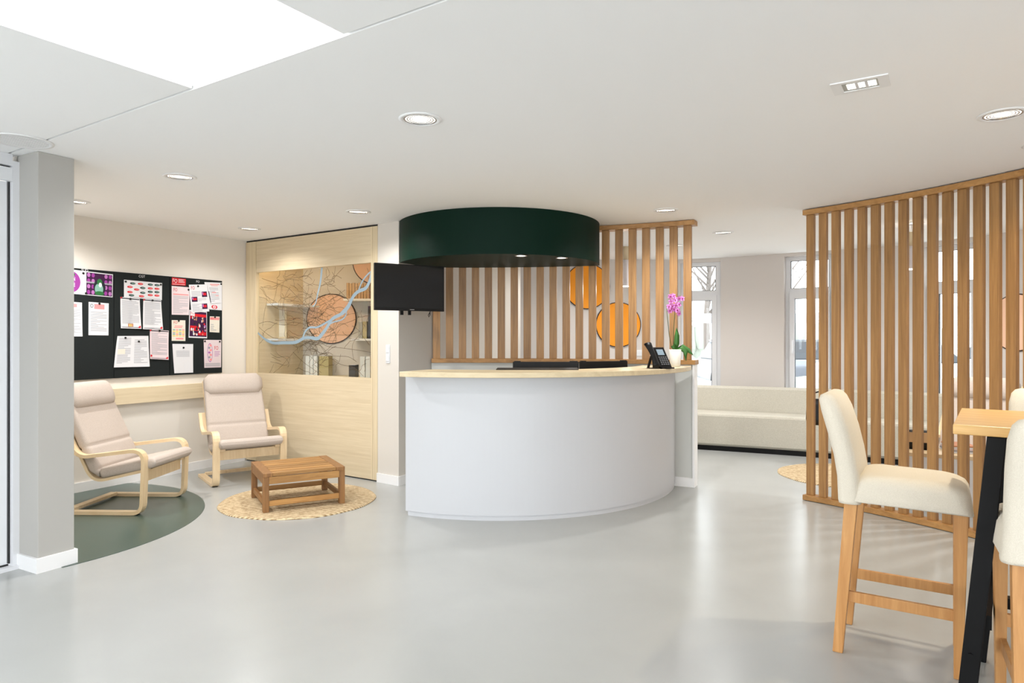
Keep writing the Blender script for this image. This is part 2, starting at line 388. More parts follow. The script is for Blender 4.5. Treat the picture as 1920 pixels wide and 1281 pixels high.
# back walls with windows
def seg_wall(name, a, b, holes, th=.22, mat='grey_wall', lab=''):      # holes: (l0,l1,z0,z1) along a->b
    e = (b-a).normalized(); n = Vector((-e.y, e.x)); n = n if n.dot(a) > 0 else -n; L = (b-a).length
    m = MB(); l = 0
    for h in holes:
        if h[0] > l+.001: m.obox(a, e, n, l, h[0], 0, th, 0, HC)
        if h[2] > 0: m.obox(a, e, n, h[0], h[1], 0, th, 0, h[2])
        if h[3] < HC-.002: m.obox(a, e, n, h[0], h[1], 0, th, h[3], HC)
        l = h[1]
    if l < L-.001: m.obox(a, e, n, l, L, 0, th, 0, HC)
    return struct(name, m, mat, label=lab), e, n
def window(name, a, e, n, l0, l1, z0, z1, ztr, lab, handle=None, dep=.09):
    w = sempty(name, lab, V3(a+e*(l0+l1)/2, z0)); f0, f1 = dep, dep+.07
    obj('window_frame', MB().obox(a, e, n, l0, l0+.06, f0, f1, z0, z1), 'frame_white', w)
    obj('window_frame', MB().obox(a, e, n, l1-.06, l1, f0, f1, z0, z1), 'frame_white', w)
    obj('window_frame', MB().obox(a, e, n, l0+.06, l1-.06, f0, f1, z1-.055, z1), 'frame_white', w)
    obj('window_frame', MB().obox(a, e, n, l0+.06, l1-.06, f0, f1, z0, z0+.08), 'frame_white', w)
    obj('transom', MB().obox(a, e, n, l0+.06, l1-.06, f0, f1, ztr-.03, ztr+.03), 'frame_white', w)
    sh = MB()
    sh.obox(a, e, n, l0+.05, l0+.11, f0-.02, f1-.02, z0+.08, ztr-.03); sh.obox(a, e, n, l1-.11, l1-.05, f0-.02, f1-.02, z0+.08, ztr-.03)
    sh.obox(a, e, n, l0+.11, l1-.11, f0-.02, f1-.02, ztr-.1, ztr-.03); sh.obox(a, e, n, l0+.11, l1-.11, f0-.02, f1-.02, z0+.08, z0+.15)
    s = obj('sash', sh, 'frame_white', w)
    g = MB()
    for (p, q, r, t) in ((l0+.111, l1-.111, z0+.15, ztr-.1), (l0+.061, l1-.061, ztr+.03, z1-.055)):
        th = .005
        for bx in ((p, p+th, r, t), (q-th, q, r, t), (p+th, q-th, r, r+th), (p+th, q-th, t-th, t)): g.obox(a, e, n, bx[0], bx[1], f0+.0, f0+.02, bx[2], bx[3])
    obj('gasket', g, 'gasket', w)
    obj('pane', MB().obox(a, e, n, l0+.11, l1-.11, f0+.01, f0+.016, z0+.15, ztr-.1), 'window_glass', w)
    obj('pane', MB().obox(a, e, n, l0+.06, l1-.06, f0+.03, f0+.036, ztr+.03, z1-.055), 'window_glass', w)
    if handle is not None:
        hm = MB().obox(a, e, n, handle-.012, handle+.012, f0-.05, f0-.021, 1.19, 1.33); hm.obox(a, e, n, handle-.01, handle+.01, f0-.065, f0-.05, 1.16, 1.3)
        obj('handle', hm, 'white_satin', s)
    return w
seg_wall('wall_back', Vector((-3.4, W0.y)), W0, [], lab='plain wall behind the reception screen')
L01 = (W1-W0).length
_, e1, n1 = seg_wall('wall_back_window', W0, W1, [(.06, L01-.001, 0, HC-.05)], lab='wall around the door window beside the reception screen')
window('window_1', W0, e1, n1, .06, L01-.002, 0, HC-.05, 1.965, 'tall white framed glazed door beside the reception screen', dep=.03)
L13 = (W3-W1).length; e13 = (W3-W1).normalized()
def along(a, e, px):      # length along a line a+e*l where it crosses pixel column px
    k = (px-960)/F; return (k*a.y-a.x)/(e.x-k*e.y)
h0 = along(W1, e13, 1470)+.0; h1 = along(W1, e13, 1562)
_, e2, n2 = seg_wall('wall_back_pier', W1, W3, [(h0, h1, .3, HC-.04)], lab='greige wall pier above the long sofa')
window('window_2', W1, e2, n2, h0, h1, .3, HC-.04, 1.955, 'white framed window above the sofa beside the pier', handle=h0+.085)
e34 = (W4-W3).normalized(); h2 = along(W3, e34, 1733); h3 = along(W3, e34, 1836)
_, e3, n3 = seg_wall('wall_back_corner', W3, W4, [(h2, h3, .3, HC-.05)], lab='wall with the window behind the slatted partition')
window('window_3', W3, e3, n3, h2, h3, .3, HC-.05, 1.95, 'white framed window seen through the slatted partition')
seg_wall('wall_back_side', W4, W5, [], lab='pale wall behind the far end of the slatted partition')

# wall end at the left of the reception (front face + side)
FP = P0+E*(PW-P0).length
endw = PC
nE = -EN if EN.y > 0 else EN       # towards the camera
backU = U
face_l = FP; 
d_end = (PC-FP).dot(E)
m = MB(); m.prism([FP, PC, PC+U*2.4, FP+U*2.4], 0, HC)
wend = struct('wall_reception', m, 'warm_white_wall', label='pale wall end between wood partition and reception desk', bevel=.003)
ce = (PC-FP).normalized(); cn = Vector((ce.y, -ce.x)); cn = cn if cn.y < 0 else -cn
m = MB(); m.obox(FP, ce, cn, 0, (PC-FP).length+.012, .001, .013, 0, .085); un2 = Vector((U.y, -U.x)); un2 = un2 if un2.x > 0 else -un2
m.obox(PC, U, un2, 0, .5, .001, .013, 0, .085); obj('baseboard', m, 'white_paint', wend)
# ------------------------------------------------------------------ wood partition with map glass
part = sempty('wall_wood', 'pale ash veneer partition with a glazed map opening', V3(P0, 0))
wn = Vector((E.y, -E.x, 0)); wn = wn if wn.y < 0 else -wn; wp = V3(P0, 0); Ln = (PW-P0).length
def WW(x, y, off=0):   # pixel -> (length, z) on the partition face
    p = onplane(x, y, wp+wn*off, wn); return (V2(p)-P0).dot(E), p.z
lw0 = WW(480, 600)[0]; lw1 = WW(695, 600)[0]; zt = (WW(480, 512)[1]+WW(695, 491.5)[1])/2; zb = (WW(481, 701)[1]+WW(695, 707)[1])/2
wb = -V2(wn)
ZT = HC-.018
obj('stile', MB().obox(P0, E, wb, .012, lw0-.003, -.0, .04, .012, ZT), 'ash_v', part)
obj('stile', MB().obox(P0, E, wb, lw1+.003, Ln-.07, -.0, .04, .012, ZT), 'ash_v', part)
obj('stile', MB().obox(P0, E, wb, Ln-.067, Ln-.002, -.0, .06, .012, ZT), 'ash_v', part)
obj('top_panel', MB().obox(P0, E, wb, lw0, lw1, .003, .04, zt, ZT), 'ash_panel', part)
zm = .60
obj('bottom_panel', MB().obox(P0, E, wb, lw0, lw1, .003, .04, .012, zb), 'ash_panel', part)
obj('shadow_gap', MB().obox(P0, E, wb, .01, Ln, .01, .03, ZT, HC-.001), 'gasket', part)
obj('shadow_gap', MB().obox(P0, E, wb, .01, Ln, .012, .035, .0, .012), 'gasket', part)
NY = 7.95; NZ0, NZ1 = zb-.06, zt+.22
gl0, gl1 = P0+E*lw0+wb*.042, P0+E*lw1+wb*.042
gb0 = gl0+U*((NY-gl0.y)/U.y); gb1 = gl1+U*((NY-gl1.y)/U.y)
m = MB(); m.prism([gl0, gl1, gb1, gb0], NZ0-.02, NZ0); obj('niche_floor', m, 'ash_top', part)
m = MB(); m.prism([gl0, gl1, gb1, gb0], NZ1, NZ1+.02); obj('niche_ceiling', m, 'warm_white_wall', part)
m = MB(); m.box(gb0.x-.03, gb1.x+.03, NY, NY+.03, NZ0-.02, NZ1+.02); obj('niche_back', m, 'warm_white_wall', part)
m = MB(); m.prism([gl0, gb0, gb0-E*.02, gl0-E*.02], NZ0, NZ1); obj('niche_side', m, 'ash_panel', part)
m = MB(); m.prism([gl1, gb1, gb1+E*.02, gl1+E*.02], NZ0, NZ1); obj('niche_side', m, 'ash_panel', part)
pane = obj('pane', MB().obox(P0, E, wb, lw0+.001, lw1-.001, .022, .028, zb+.001, zt-.001), 'glass', part, label='clear glass printed with a street and river map')
def wpt(x, y, off):    # zoom coords (3.77x, 440,400) -> world on glass
    l, z = WW(440+x/3.769, 400+y/3.769); l = min(max(l, lw0+.003), lw1-.003); z = min(max(z, zb+.003), zt-.003)
    p = P0+E*l+wb*off; return Vector((p.x, p.y, z)), l, z
def strip(mb, pts, w, off):
    q = []
    for x, y in pts: _, l, z = wpt(x, y, off); q.append(Vector((l, z)))
    # smooth
    s = []
    for i in range(len(q)-1):
        p0, p1, p2, p3 = q[max(i-1, 0)], q[i], q[i+1], q[min(i+2, len(q)-1)]
        for k in range(4):
            t = k/4; s.append(.5*((2*p1)+(p2-p0)*t+(2*p0-5*p1+4*p2-p3)*t*t+(3*p1-p0-3*p2+p3)*t**3))
    s.append(q[-1]); vs = []; fs = []
    for i, p in enumerate(s):
        t = (s[min(i+1, len(s)-1)]-s[max(i-1, 0)]);
        if t.length < 1e-6: t = Vector((1, 0))
        t.normalize(); n = Vector((-t.y, t.x)); ww = w[min(len(w)-1, i*len(w)//len(s))] if isinstance(w, list) else w
        for sg in (-1, 1):
            a = p+n*sg*ww/2; a.x = min(max(a.x, lw0+.003), lw1-.003); a.y = min(max(a.y, zb+.003), zt-.003)
            g = P0+E*a.x+wb*off; vs.append((g.x, g.y, a.y))
        if i: k = 2*i; fs.append((k-2, k-1, k+1, k))
    mb.add(vs, fs)
rv = MB()
strip(rv, [(150, 845), (200, 888), (260, 916), (330, 915), (420, 912), (480, 882), (530, 880), (575, 885), (610, 850), (645, 800), (680, 745), (740, 712), (790, 660), (825, 590), (862, 552), (915, 528), (945, 470), (965, 400)], [.022, .03, .034, .034, .03, .036, .04, .036, .034, .044, .036, .034, .034, .03], .0205)
strip(rv, [(470, 880), (490, 832), (522, 806), (570, 806), (630, 776), (690, 740)], .02, .0207)
strip(rv, [(862, 552), (888, 485), (925, 435), (965, 405)], .016, .0207)
strip(rv, [(655, 785), (690, 768), (745, 752), (775, 720), (778, 680)], .014, .0207)
strip(rv, [(605, 375), (600, 440), (592, 500), (577, 560), (562, 630), (540, 660)], [.026, .024, .02, .016, .014], .0207)
obj('map_river', rv, 'river', pane, label='pale blue river printed on the glass')
rd = MB()
roads = [[(180, 460), (240, 480), (300, 500), (370, 530), (430, 590), (490, 650), (545, 700)], [(170, 520), (240, 525), (310, 495), (360, 470), (430, 452), (500, 440), (540, 415)],
 [(350, 405), (345, 450), (400, 430), (445, 462), (490, 490), (540, 512)], [(160, 590), (210, 605), (260, 655), (310, 680), (370, 690), (430, 700), (510, 715)],
 [(160, 780), (220, 765), (280, 780), (340, 790), (400, 770), (470, 780), (560, 790)], [(160, 805), (200, 840), (260, 880), (330, 890)], [(180, 520), (215, 600), (200, 690), (185, 800)],
 [(290, 470), (280, 560), (250, 660)], [(380, 520), (340, 600), (330, 700), (360, 790)], [(240, 990), (290, 1020), (350, 1010), (380, 1030), (350, 1075), (290, 1060), (240, 1050)],
 [(260, 1140), (320, 1080), (380, 1010), (440, 950), (520, 905), (570, 900)], [(400, 980), (470, 1050), (540, 1100), (600, 1150)], [(420, 1140), (450, 1060), (500, 960), (560, 900)],
 [(575, 900), (640, 940), (720, 950), (840, 965), (958, 985)], [(580, 910), (640, 1000), (700, 1010), (790, 1015), (850, 1050)], [(600, 985), (660, 1020), (740, 1070), (830, 1090), (900, 1155)],
 [(600, 590), (660, 572), (730, 575), (790, 610), (840, 680), (862, 730)], [(590, 600), (640, 650), (620, 700), (560, 740)], [(550, 660), (620, 640), (700, 590), (770, 540)],
 [(540, 500), (600, 510), (660, 500), (720, 540), (780, 600), (830, 660)], [(620, 470), (680, 465), (720, 420), (760, 380)], [(640, 380), (660, 430), (620, 465)], [(700, 375), (690, 440), (660, 500)],
 [(590, 850), (660, 840), (740, 790), (820, 760), (870, 730)], [(600, 880), (700, 860), (800, 860), (880, 830)], [(700, 840), (720, 790), (760, 780), (790, 800)], [(880, 850), (930, 740), (950, 640)],
 [(880, 850), (820, 930), (830, 1040)], [(880, 850), (940, 930)], [(520, 760), (580, 790), (640, 760)], [(510, 640), (520, 700), (510, 760), (540, 820), (575, 880)], [(440, 590), (500, 600), (540, 580)],
 [(400, 640), (450, 650), (500, 640), (520, 660)], [(540, 540), (520, 600), (515, 650)], [(640, 670), (700, 700), (690, 750)], [(500, 900), (560, 930), (540, 1010), (510, 1060)], [(540, 920), (600, 940), (640, 1000), (610, 1060)]]
rng = random.Random(3)
for k in range(150):
    dense = k % 3; x = rng.gauss(540, 110) if dense else rng.uniform(160, 950); y = rng.gauss(780, 150) if dense else rng.uniform(390, 1140); a = rng.uniform(0, 6.28); p = [(x, y)]
    for j in range(rng.randint(3, 7)):
        a += rng.gauss(0, .5); st = rng.uniform(16, 34); x += math.cos(a)*st; y += math.sin(a)*st
        if not (158 < x < 955 and 385 < y < 1145): break
        p.append((x, y))
    if len(p) > 2: roads.append(p)
for p in roads: strip(rd, p, .0036, .0212)
obj('map_roads', rd, 'road', pane, label='fine brown street lines printed on the glass')
# contents of the niche
def disc_on(o, n, r, th, c):   # round plate with centre c, facing n
    n = Vector(n).normalized(); x = n.cross(Vector((0, 0, 1))).normalized(); z = Vector((0, 0, 1)); N = 48
    R = lambda rr, off: [c+n*off+x*rr*math.cos(2*math.pi*j/N)+z*rr*math.sin(2*math.pi*j/N) for j in range(N)]
    return o.loft([R(r, 0), R(r, th)], True, False)
def wall_disc(name, c, n, r, mat, label, cat='wall disc', group=None):
    t = thing(name, label, cat, tuple(c), group=group)
    obj('rim', disc_on(MB(), n, r, .012, c), 'line_dark', t); obj('face', disc_on(MB(), n, r-.012, .006, c+Vector(n).normalized()*.0121), mat, t); return t
nf = Vector((0, -1, 0))
for px, py, pr, lab in ((622, 598, 47, 'large peach round panel behind the map glass'), (704, 491, 43, 'second peach round panel at the top right behind the map glass')):
    c = AT(px, py, NY-.0005); rr_ = pr/F*NY
    if px > 690: c.x = min(c.x, gb1.x-rr_-.02)
    wall_disc('round_panel', c, nf, rr_, 'peach_disc', lab, group='peach discs behind the glass')
def shelf(name, x0, x1, y, lab):
    a, b = AT(x0, y, NY-.15), AT(x1, y, NY-.15); z = a.z
    xa = max(a.x, gb0.x+.01); xb = min(b.x, gb1.x-.16)
    return tag(obj(name, MB().box(xa, xb, NY-.26, NY-.014, z-.012, z+.012), 'white_paint'), lab, 'shelf'), z+.0125
def side_shelf(y, lab):
    z = AT(500, y, 7.45).z; e2_ = Vector((1, 0)); q = [gl0+U*.1+E*.004, gl0+U*.1+E*.2, Vector((gb0.x+.2, NY-.015)), Vector((gb0.x+.004, NY-.015))]
    tag(obj('display_shelf', MB().prism(q, z-.011, z+.011), 'white_paint'), lab, 'shelf'); return z+.0115
side_shelf(571, 'upper left white shelf behind the map glass'); zl = side_shelf(637, 'lower left white shelf behind the map glass')
_, zr1 = shelf('display_shelf', 648, 720, 563, 'upper right white shelf behind the map glass')
_, zr2 = shelf('display_shelf', 662, 720, 637, 'lower right white shelf behind the map glass')
def book(x0, x1, ytop, zbase, mat, lab, Y=NY-.22, d=.17):
    a, b = AT(x0, ytop, Y), AT(x1, ytop, Y)
    t = thing('book', lab, 'book', ((a.x+b.x)/2, Y+d/2, zbase))
    obj('cover', MB().box(a.x, b.x, Y, Y+d, zbase, a.z), mat, t)
    obj('pages', MB().box(a.x+.003, b.x-.003, Y+.004, Y+d-.004, a.z+.0001, a.z+.002), 'paper', t)
for i in range(8):
    x0 = 649.5+i*5.4; book(x0, x0+4.6, 530.5+(i % 2), zr1+.0005, 'tan_book', ['first', 'second', 'third', 'fourth', 'fifth', 'sixth', 'seventh', 'eighth'][i]+' tan book from the left on the upper right shelf')
book(672, 679, 604, zr2+.0005, 'grey_binder', 'pale grey binder on the lower right shelf'); book(680, 687.5, 603, zr2+.0005, 'olive_book', 'olive book on the lower right shelf between grey and dark ones'); book(690, 695, 574, zr2+.0005, 'dark_book', 'tall dark book on the lower right shelf')
zf = NZ0+.0005
book(573, 580, 668, zf, 'white_binder', 'leftmost white binder on the niche floor'); book(581, 587, 667, zf, 'white_binder', 'middle white binder on the niche floor'); book(588, 595, 668, zf, 'white_binder', 'white binder beside the olive book')
book(598, 616, 668, zf, 'olive_book', 'olive book on the niche floor'); book(654, 666, 685, zf, 'dark_book', 'dark book standing low at the right of the niche', Y=NY-.5)
book(675, 684, 669, zf, 'white_binder', 'white binder at the right end of the niche floor', Y=NY-.5); book(685.5, 694, 669, zf, 'white_binder', 'last white binder at the right end of the niche floor', Y=NY-.5)
PY = 7.62; a, b = AT(512, 577, PY), AT(537, 577, PY); z1 = a.z
t = thing('picture_frame', 'pale wood picture frame standing on the lower left shelf', 'picture frame', ((a.x+b.x)/2, PY, zl))
m = MB()
for (q0, q1, y0, y1) in ((a.x, a.x+.02, zl, z1), (b.x-.02, b.x, zl, z1), (a.x+.02, b.x-.02, zl, zl+.02), (a.x+.02, b.x-.02, z1-.02, z1)): m.box(q0, q1, PY, PY+.02, y0, y1)
obj('frame', m, 'ash_v', t); obj('print', MB().box(a.x+.02, b.x-.02, PY+.01, PY+.018, zl+.02, z1-.02), 'paper_cream', t)
o = obj('strip_light', MB().prism([gl0+U*.02+E*.1, gl1+U*.02-E*.1, gl1+U*.06-E*.1, gl0+U*.06+E*.1], NZ1-.03, NZ1-.005), 'led'); tag(o, 'warm strip light hidden above the map glass', 'strip light')  # glowing strip added to brighten the niche, kept out of sight
# light switch on the wall end
p = onplane(728, 664, V3(FP, 0), V3(cn, 0)); t = thing('light_switch', 'white double light switch plate beside the wood partition', 'light switch', tuple(p)); ls = (V2(p)-FP).dot(ce)
obj('plate', MB().obox(FP, ce, cn, ls-.026, ls+.026, .0005, .008, p.z-.085, p.z+.085), 'white_satin', t, bevel=.002)
for s in (-1, 1): obj('rocker', MB().obox(FP, ce, cn, ls-.018, ls+.018, .0082, .012, p.z+s*.04-.028, p.z+s*.04+.028), 'white_satin', t, bevel=.002)

# ------------------------------------------------------------------ notice boards and papers
un = V3(UN, 0); wl = V3(PL, 0)
ZK = 5.338
def NB(x, y, off): return onplane(120+x/ZK, 480+y/ZK, wl+un*off, un)
ztop = sum(NB(x, y, .02).z for x, y in ((503, 155), (1055, 207), (1582, 250)))/3; zbot = sum(NB(x, y, .02).z for x, y in ((503, 1222), (1055, 1195), (1582, 1172)))/3
def lu(p): return (V2(p)-PL).dot(U)
bx = [lu(NB(x, 700, .02)) for x in (497, 503, 1055, 1062, 1582)]
boards = []
for i, (a, b, lab, word, wx, wy) in enumerate(((bx[0]-.62, bx[0], 'black notice board half hidden by the pillar', 'SUD', 208, 143), (bx[1], bx[2], 'middle black notice board headed CGT', 'CGT', 780, 205), (bx[3], bx[4], 'right-hand black notice board headed FO', 'FO', 1340, 257))):
    t = thing('notice_board', lab, 'notice board', tuple(V3(PL+U*(a+b)/2+UN*.01, zbot)), group='notice boards on the left wall')
    obj('panel', MB().obox(PL, U, UN, a, b, .001, .02, zbot, ztop), 'black_felt', t)
    vs, fs, asp = text_shape(word); c = NB(wx, wy, .0205); hgt = .022; l0 = lu(c)
    tm = MB(); tm.add([V3(PL+U*(l0+(v[0]-.5)*hgt*asp)+UN*.0206, c.z+(v[1]-.5)*hgt) for v in vs], fs); obj('heading', tm, 'paper', t)
class Paper:
    k = 0
    def __init__(s, quad, label, mat='paper', pins=(), curl=.0, name='paper_sheet', cat='paper', layer=0):
        off = .022+layer*.003; s.Q = [NB(x, y, off) for x, y in quad]; s.curl = curl
        c = (s.Q[2]+s.Q[3])/2; s.t = thing(name, label, cat, tuple(c), group='papers pinned on the notice boards')
        nu, nv = 6, 8; g = [[s.at(i/nu, j/nv) for i in range(nu+1)] for j in range(nv+1)]
        vs = [p for r in g for p in r]+[p-un*.0006 for r in g for p in r]; N = (nu+1)*(nv+1); fs = []
        for j in range(nv):
            for i in range(nu):
                a = j*(nu+1)+i; fs += [(a, a+1, a+nu+2, a+nu+1), (N+a+nu+1, N+a+nu+2, N+a+1, N+a)]
        per = [i for i in range(nu+1)]+[j*(nu+1)+nu for j in range(1, nv+1)]+[nv*(nu+1)+i for i in range(nu-1, -1, -1)]+[j*(nu+1) for j in range(nv-1, 0, -1)]
        for a, b in zip(per, per[1:]+per[:1]): fs.append((b, a, a+N, b+N))
        obj('sheet', MB().add(vs, fs), mat, s.t)
        for u, v in pins:
            m = s.at(u, v); q = MB(); disc_on(q, un, .009, .006, m+un*.0004); obj('magnet', q, 'magnet', s.t)
    def at(s, u, v, off=0):
        a, b, c, d = s.Q; p = (a*(1-u)+b*u)*(1-v)+(d*(1-u)+c*u)*v
        return p+un*(off+s.curl*(v*v)*(.3+.7*abs(2*u-1)))
    def rects(s, L, mat, name='print', off=.0006, nm=2):
        if 1 < len(L) < 4:
            for q in L: s.rects([q], mat, name, off)
            return
        m = MB()
        for (u0, v0, u1, v1) in L:
            n = 3
            vs = [s.at(u0+(u1-u0)*i/n, v0+(v1-v0)*j/n, off) for j in range(n+1) for i in range(n+1)]
            m.add(vs, [(j*(n+1)+i, j*(n+1)+i+1, (j+1)*(n+1)+i+1, (j+1)*(n+1)+i) for j in range(n) for i in range(n)])
        obj(name, m, mat, s.t)
    def lines(s, u0, u1, v0, v1, n, mat='ink', fill=.34, seed=1):
        r = random.Random(seed); L = []
        for i in range(n):
            v = v0+(v1-v0)*i/n; e = u1 if r.random() < .7 else u0+(u1-u0)*r.uniform(.35, .9); L.append((u0, v, e, v+(v1-v0)/n*fill))
        s.rects(L, mat)
    def ell(s, cu, cv, ru, rv, mat, off=.0008, name='print', umin=0):
        N = 32; ring = [s.at(max(umin, min(1, cu+ru*math.cos(2*math.pi*j/N))), cv+rv*math.sin(2*math.pi*j/N), off) for j in range(N)]
        obj(name, MB().add(ring, [tuple(range(N))]), mat, s.t)
    def text(s, word, u0, v0, u1, v1, mat, off=.001):
        vs, fs, _ = text_shape(word, True); obj('lettering', MB().add([s.at(u0+(u1-u0)*v[0], v1+(v0-v1)*v[1], off) for v in vs], fs), mat, s.t)
P = Paper([(10, 128), (490, 185), (486, 415), (10, 372)], 'wide poster with purple circle and dark photo beside the pillar', pins=((.365, .1), (.42, .93)), name='poster', cat='poster')
P.ell(.12, .5, .19, .44, 'purple'); P.text('EN', .14, .3, .2, .46, 'paper', .0014); P.text('SE', .14, .54, .2, .7, 'paper', .0014); P.ell(.17, .2, .03, .05, 'leaf_print', .0015)
P.rects([(.43, .04, .985, .97)], 'violet_dark')
r5 = random.Random(5)
for i in range(6):
    for j in range(4):
        if (i in (2, 3)): continue
        P.ell(.48+i*.092, .14+j*.24, .034, .09, ['lilac', 'purple', 'lilac', 'purple'][(i+j) % 4], .0009)
P.rects([(.43, .42, .62, .48), (.8, .42, .985, .48)], 'ink', off=.0011)
P.ell(.71, .62, .13, .32, 'ink_dark', .0012); P.ell(.70, .70, .09, .24, 'teal_print', .0014); P.ell(.71, .40, .055, .14, 'leaf_print', .0016); P.ell(.725, .52, .035, .1, 'paper', .0018); P.ell(.71, .88, .1, .09, 'leaf_print', .0019)
P = Paper([(30, 455), (180, 468), (182, 806), (30, 806)], 'white letter with red heading cut off by the pillar', curl=.006); P.rects([(.3, .05, .66, .15)], 'pale_red'); P.lines(.1, .9, .22, .92, 18)
P = Paper([(247, 460), (448, 475), (445, 796), (245, 793)], 'white letter with pink heading and round emblem', pins=((.52, .03),)); P.rects([(.27, .05, .78, .2)], 'pale_red'); P.ell(.15, .11, .07, .06, 'ink_dark'); P.ell(.15, .11, .045, .045, 'paper', .0012); P.lines(.1, .9, .28, .9, 16)
P = Paper([(600, 238), (982, 272), (980, 442), (600, 415)], 'wide sheet with red and dark green pill shapes', pins=((.04, .1), (.96, .1)), name='poster', cat='poster', layer=1)
for i, (u, v, c) in enumerate(((.22, .17, 0), (.42, .16, 1), (.68, .15, 0), (.86, .15, 0), (.15, .38, 1), (.32, .5, 1), (.48, .38, 0), (.68, .37, 1), (.86, .36, 1), (.15, .67, 1), (.48, .66, 0), (.68, .57, 0), (.86, .56, 0), (.19, .85, 0), (.45, .86, 1), (.68, .76, 1), (.86, .76, 1))):
    P.ell(u, v, .07, .062, ['leaf_print', 'red'][c] if c else 'ink_dark', .0008); P.rects([(u-.03, v-.018, u+.05, v+.018)], 'pale_red' if c else 'teal_print', off=.0011)
P.lines(.15, .95, .94, .98, 1)
def corner_sheet(q, lab, sd, mat='paper', **k):
    P = Paper(q, lab, mat, curl=.012, **k); P.rects([(.06, .022, .98, .05)], 'ink_dark'); P.rects([(.0, .0, .1, .02), (0, .02, .05, .06)], 'red', off=.0009)
    P.lines(.08, .92, .1, .86, 22, seed=sd); P.rects([(.05, .955, .86, .97)], 'ink_dark'); P.rects([(.86, .93, .97, .975), (.91, .9, .97, .93)], 'red', off=.0009); return P
P = corner_sheet([(565, 410), (758, 428), (768, 730), (562, 724)], 'typed sheet with red corners and small photo, under the pill poster', 2, pins=((.5, .04),)); P.rects([(.36, .84, .62, .94)], 'skin_print', off=.0012); P.rects([(.42, .86, .55, .93)], 'yellow_print', off=.0015)
corner_sheet([(795, 430), (972, 445), (985, 738), (783, 733)], 'typed sheet with red corners, right of the one with small photo', 3, pins=((.5, .03),))
P = Paper([(535, 802), (845, 800), (852, 1108), (493, 1116)], 'pair of overlapping typed sheets low on the middle board', pins=((.25, .06), (.68, .18)), curl=.01); P.lines(.06, .44, .06, .9, 20, seed=4); P.lines(.55, .94, .12, .9, 18, seed=6); P.rects([(.06, .42, .28, .58)], 'paper_cream', off=.0012)
P = corner_sheet([(860, 738), (1048, 748), (1040, 1040), (855, 1030)], 'pinkish form with red corners beside the paired sheets', 8, 'paper_pink', pins=((.5, .03),), layer=1); P.ell(.07, .89, .05, .04, 'red', .0012)
P = Paper([(1080, 215), (1220, 232), (1218, 298), (1078, 290)], 'small red sticker with white letters FO at the board top', 'red', name='sticker', cat='sticker'); P.text('FO', .06, .14, .38, .7, 'paper'); P.lines(.46, .92, .12, .7, 4, 'paper_pink', .4); P.rects([(.04, .84, .94, .9)], 'paper_pink')
P = Paper([(1078, 300), (1260, 315), (1250, 592), (1078, 588)], 'letter with red FO heading and pink typed lines', 'paper_pink', pins=((.92, .09),), layer=0); P.text('FO', .1, .06, .3, .18, 'red'); P.rects([(.08, .26, .94, .3)], 'pale_red'); P.lines(.08, .92, .34, .96, 16, seed=9)
P = Paper([(1405, 262), (1580, 268), (1580, 545), (1455, 535)], 'white flyer with red bracket emblem behind the other papers', 'paper', pins=((.95, .05),)); P.rects([(.3, .06, .85, .09), (.35, .11, .75, .13)], 'pale_red'); P.ell(.42, .9, .22, .075, 'red'); P.ell(.42, .9, .12, .06, 'paper', .0011); P.ell(.42, .9, .07, .045, 'pale_red', .0013)
P = Paper([(1435, 300), (1545, 305), (1565, 468), (1470, 478)], 'handwritten note with a dark edge on the FO board', 'paper', layer=2); P.lines(.12, .94, .1, .94, 9, seed=11); P.rects([(.0, .3, .06, .94)], 'ink_dark'); P.rects([(.3, .35, .7, .4), (.6, .55, .9, .59)], 'pale_red', off=.0009)
P = Paper([(1250, 288), (1425, 285), (1455, 555), (1275, 568)], 'tilted FO leaflet with three small photos', 'paper', pins=((.5, .06),), layer=1.6); P.text('FO', .1, .05, .3, .18, 'red'); P.lines(.1, .62, .24, .44, 6, seed=12); P.lines(.42, .9, .5, .62, 4, seed=13); P.lines(.08, .62, .7, .98, 8, seed=14)
for q in ((.67, .26, .97, .46), (.08, .44, .4, .62), (.62, .7, .92, .9)): P.rects([q], 'violet_dark', off=.001); P.rects([(q[0]+.08, q[1]+.05, q[2]-.05, q[3]-.06)], 'red', off=.0013); P.rects([(q[0]+.02, q[1]+.02, q[0]+.09, q[3]-.08)], 'lilac', off=.0014)
P = Paper([(1255, 540), (1430, 560), (1432, 825), (1247, 818)], 'photo collage sheet with dark red pictures', 'paper', layer=.6, name='poster', cat='poster'); P.rects([(.04, .03, .97, .95)], 'violet_dark')
r6 = random.Random(21)
P.rects([(.05, .12, .96, .22), (.06, .56, .55, .74), (.5, .78, .95, .9)], 'red', off=.001)
for k in range(46): u, v = r6.uniform(.06, .86), r6.uniform(.22, .88); P.ell(u+.04, v, r6.uniform(.02, .05), r6.uniform(.02, .06), r6.choice(['skin_print', 'ink_dark', 'paper_pink', 'skin_print', 'red', 'lilac', 'paper']), .0012+k*.00002)
P.rects([(.06, .03, .3, .2)], 'paper', off=.0013); P.text('FO', .08, .05, .28, .15, 'red', .0016)
P = Paper([(1460, 605), (1558, 608), (1555, 768), (1457, 762)], 'small pale notice with red FO heading at the right edge', 'paper_cream', pins=((.5, .05),)); P.rects([(.03, .05, .97, .22)], 'pale_red'); P.text('FO', .06, .07, .36, .2, 'red'); P.lines(.1, .9, .5, .95, 4, seed=15)
P = Paper([(1078, 642), (1215, 645), (1215, 852), (1078, 850)], 'small FO leaflet with coloured table of boxes', 'paper_cream', pins=((.5, .03),)); P.text('FO', .14, .05, .4, .18, 'red'); P.rects([(.22, .26, .8, .3), (.17, .33, .76, .37), (.3, .85, .85, .93)], 'pale_red')
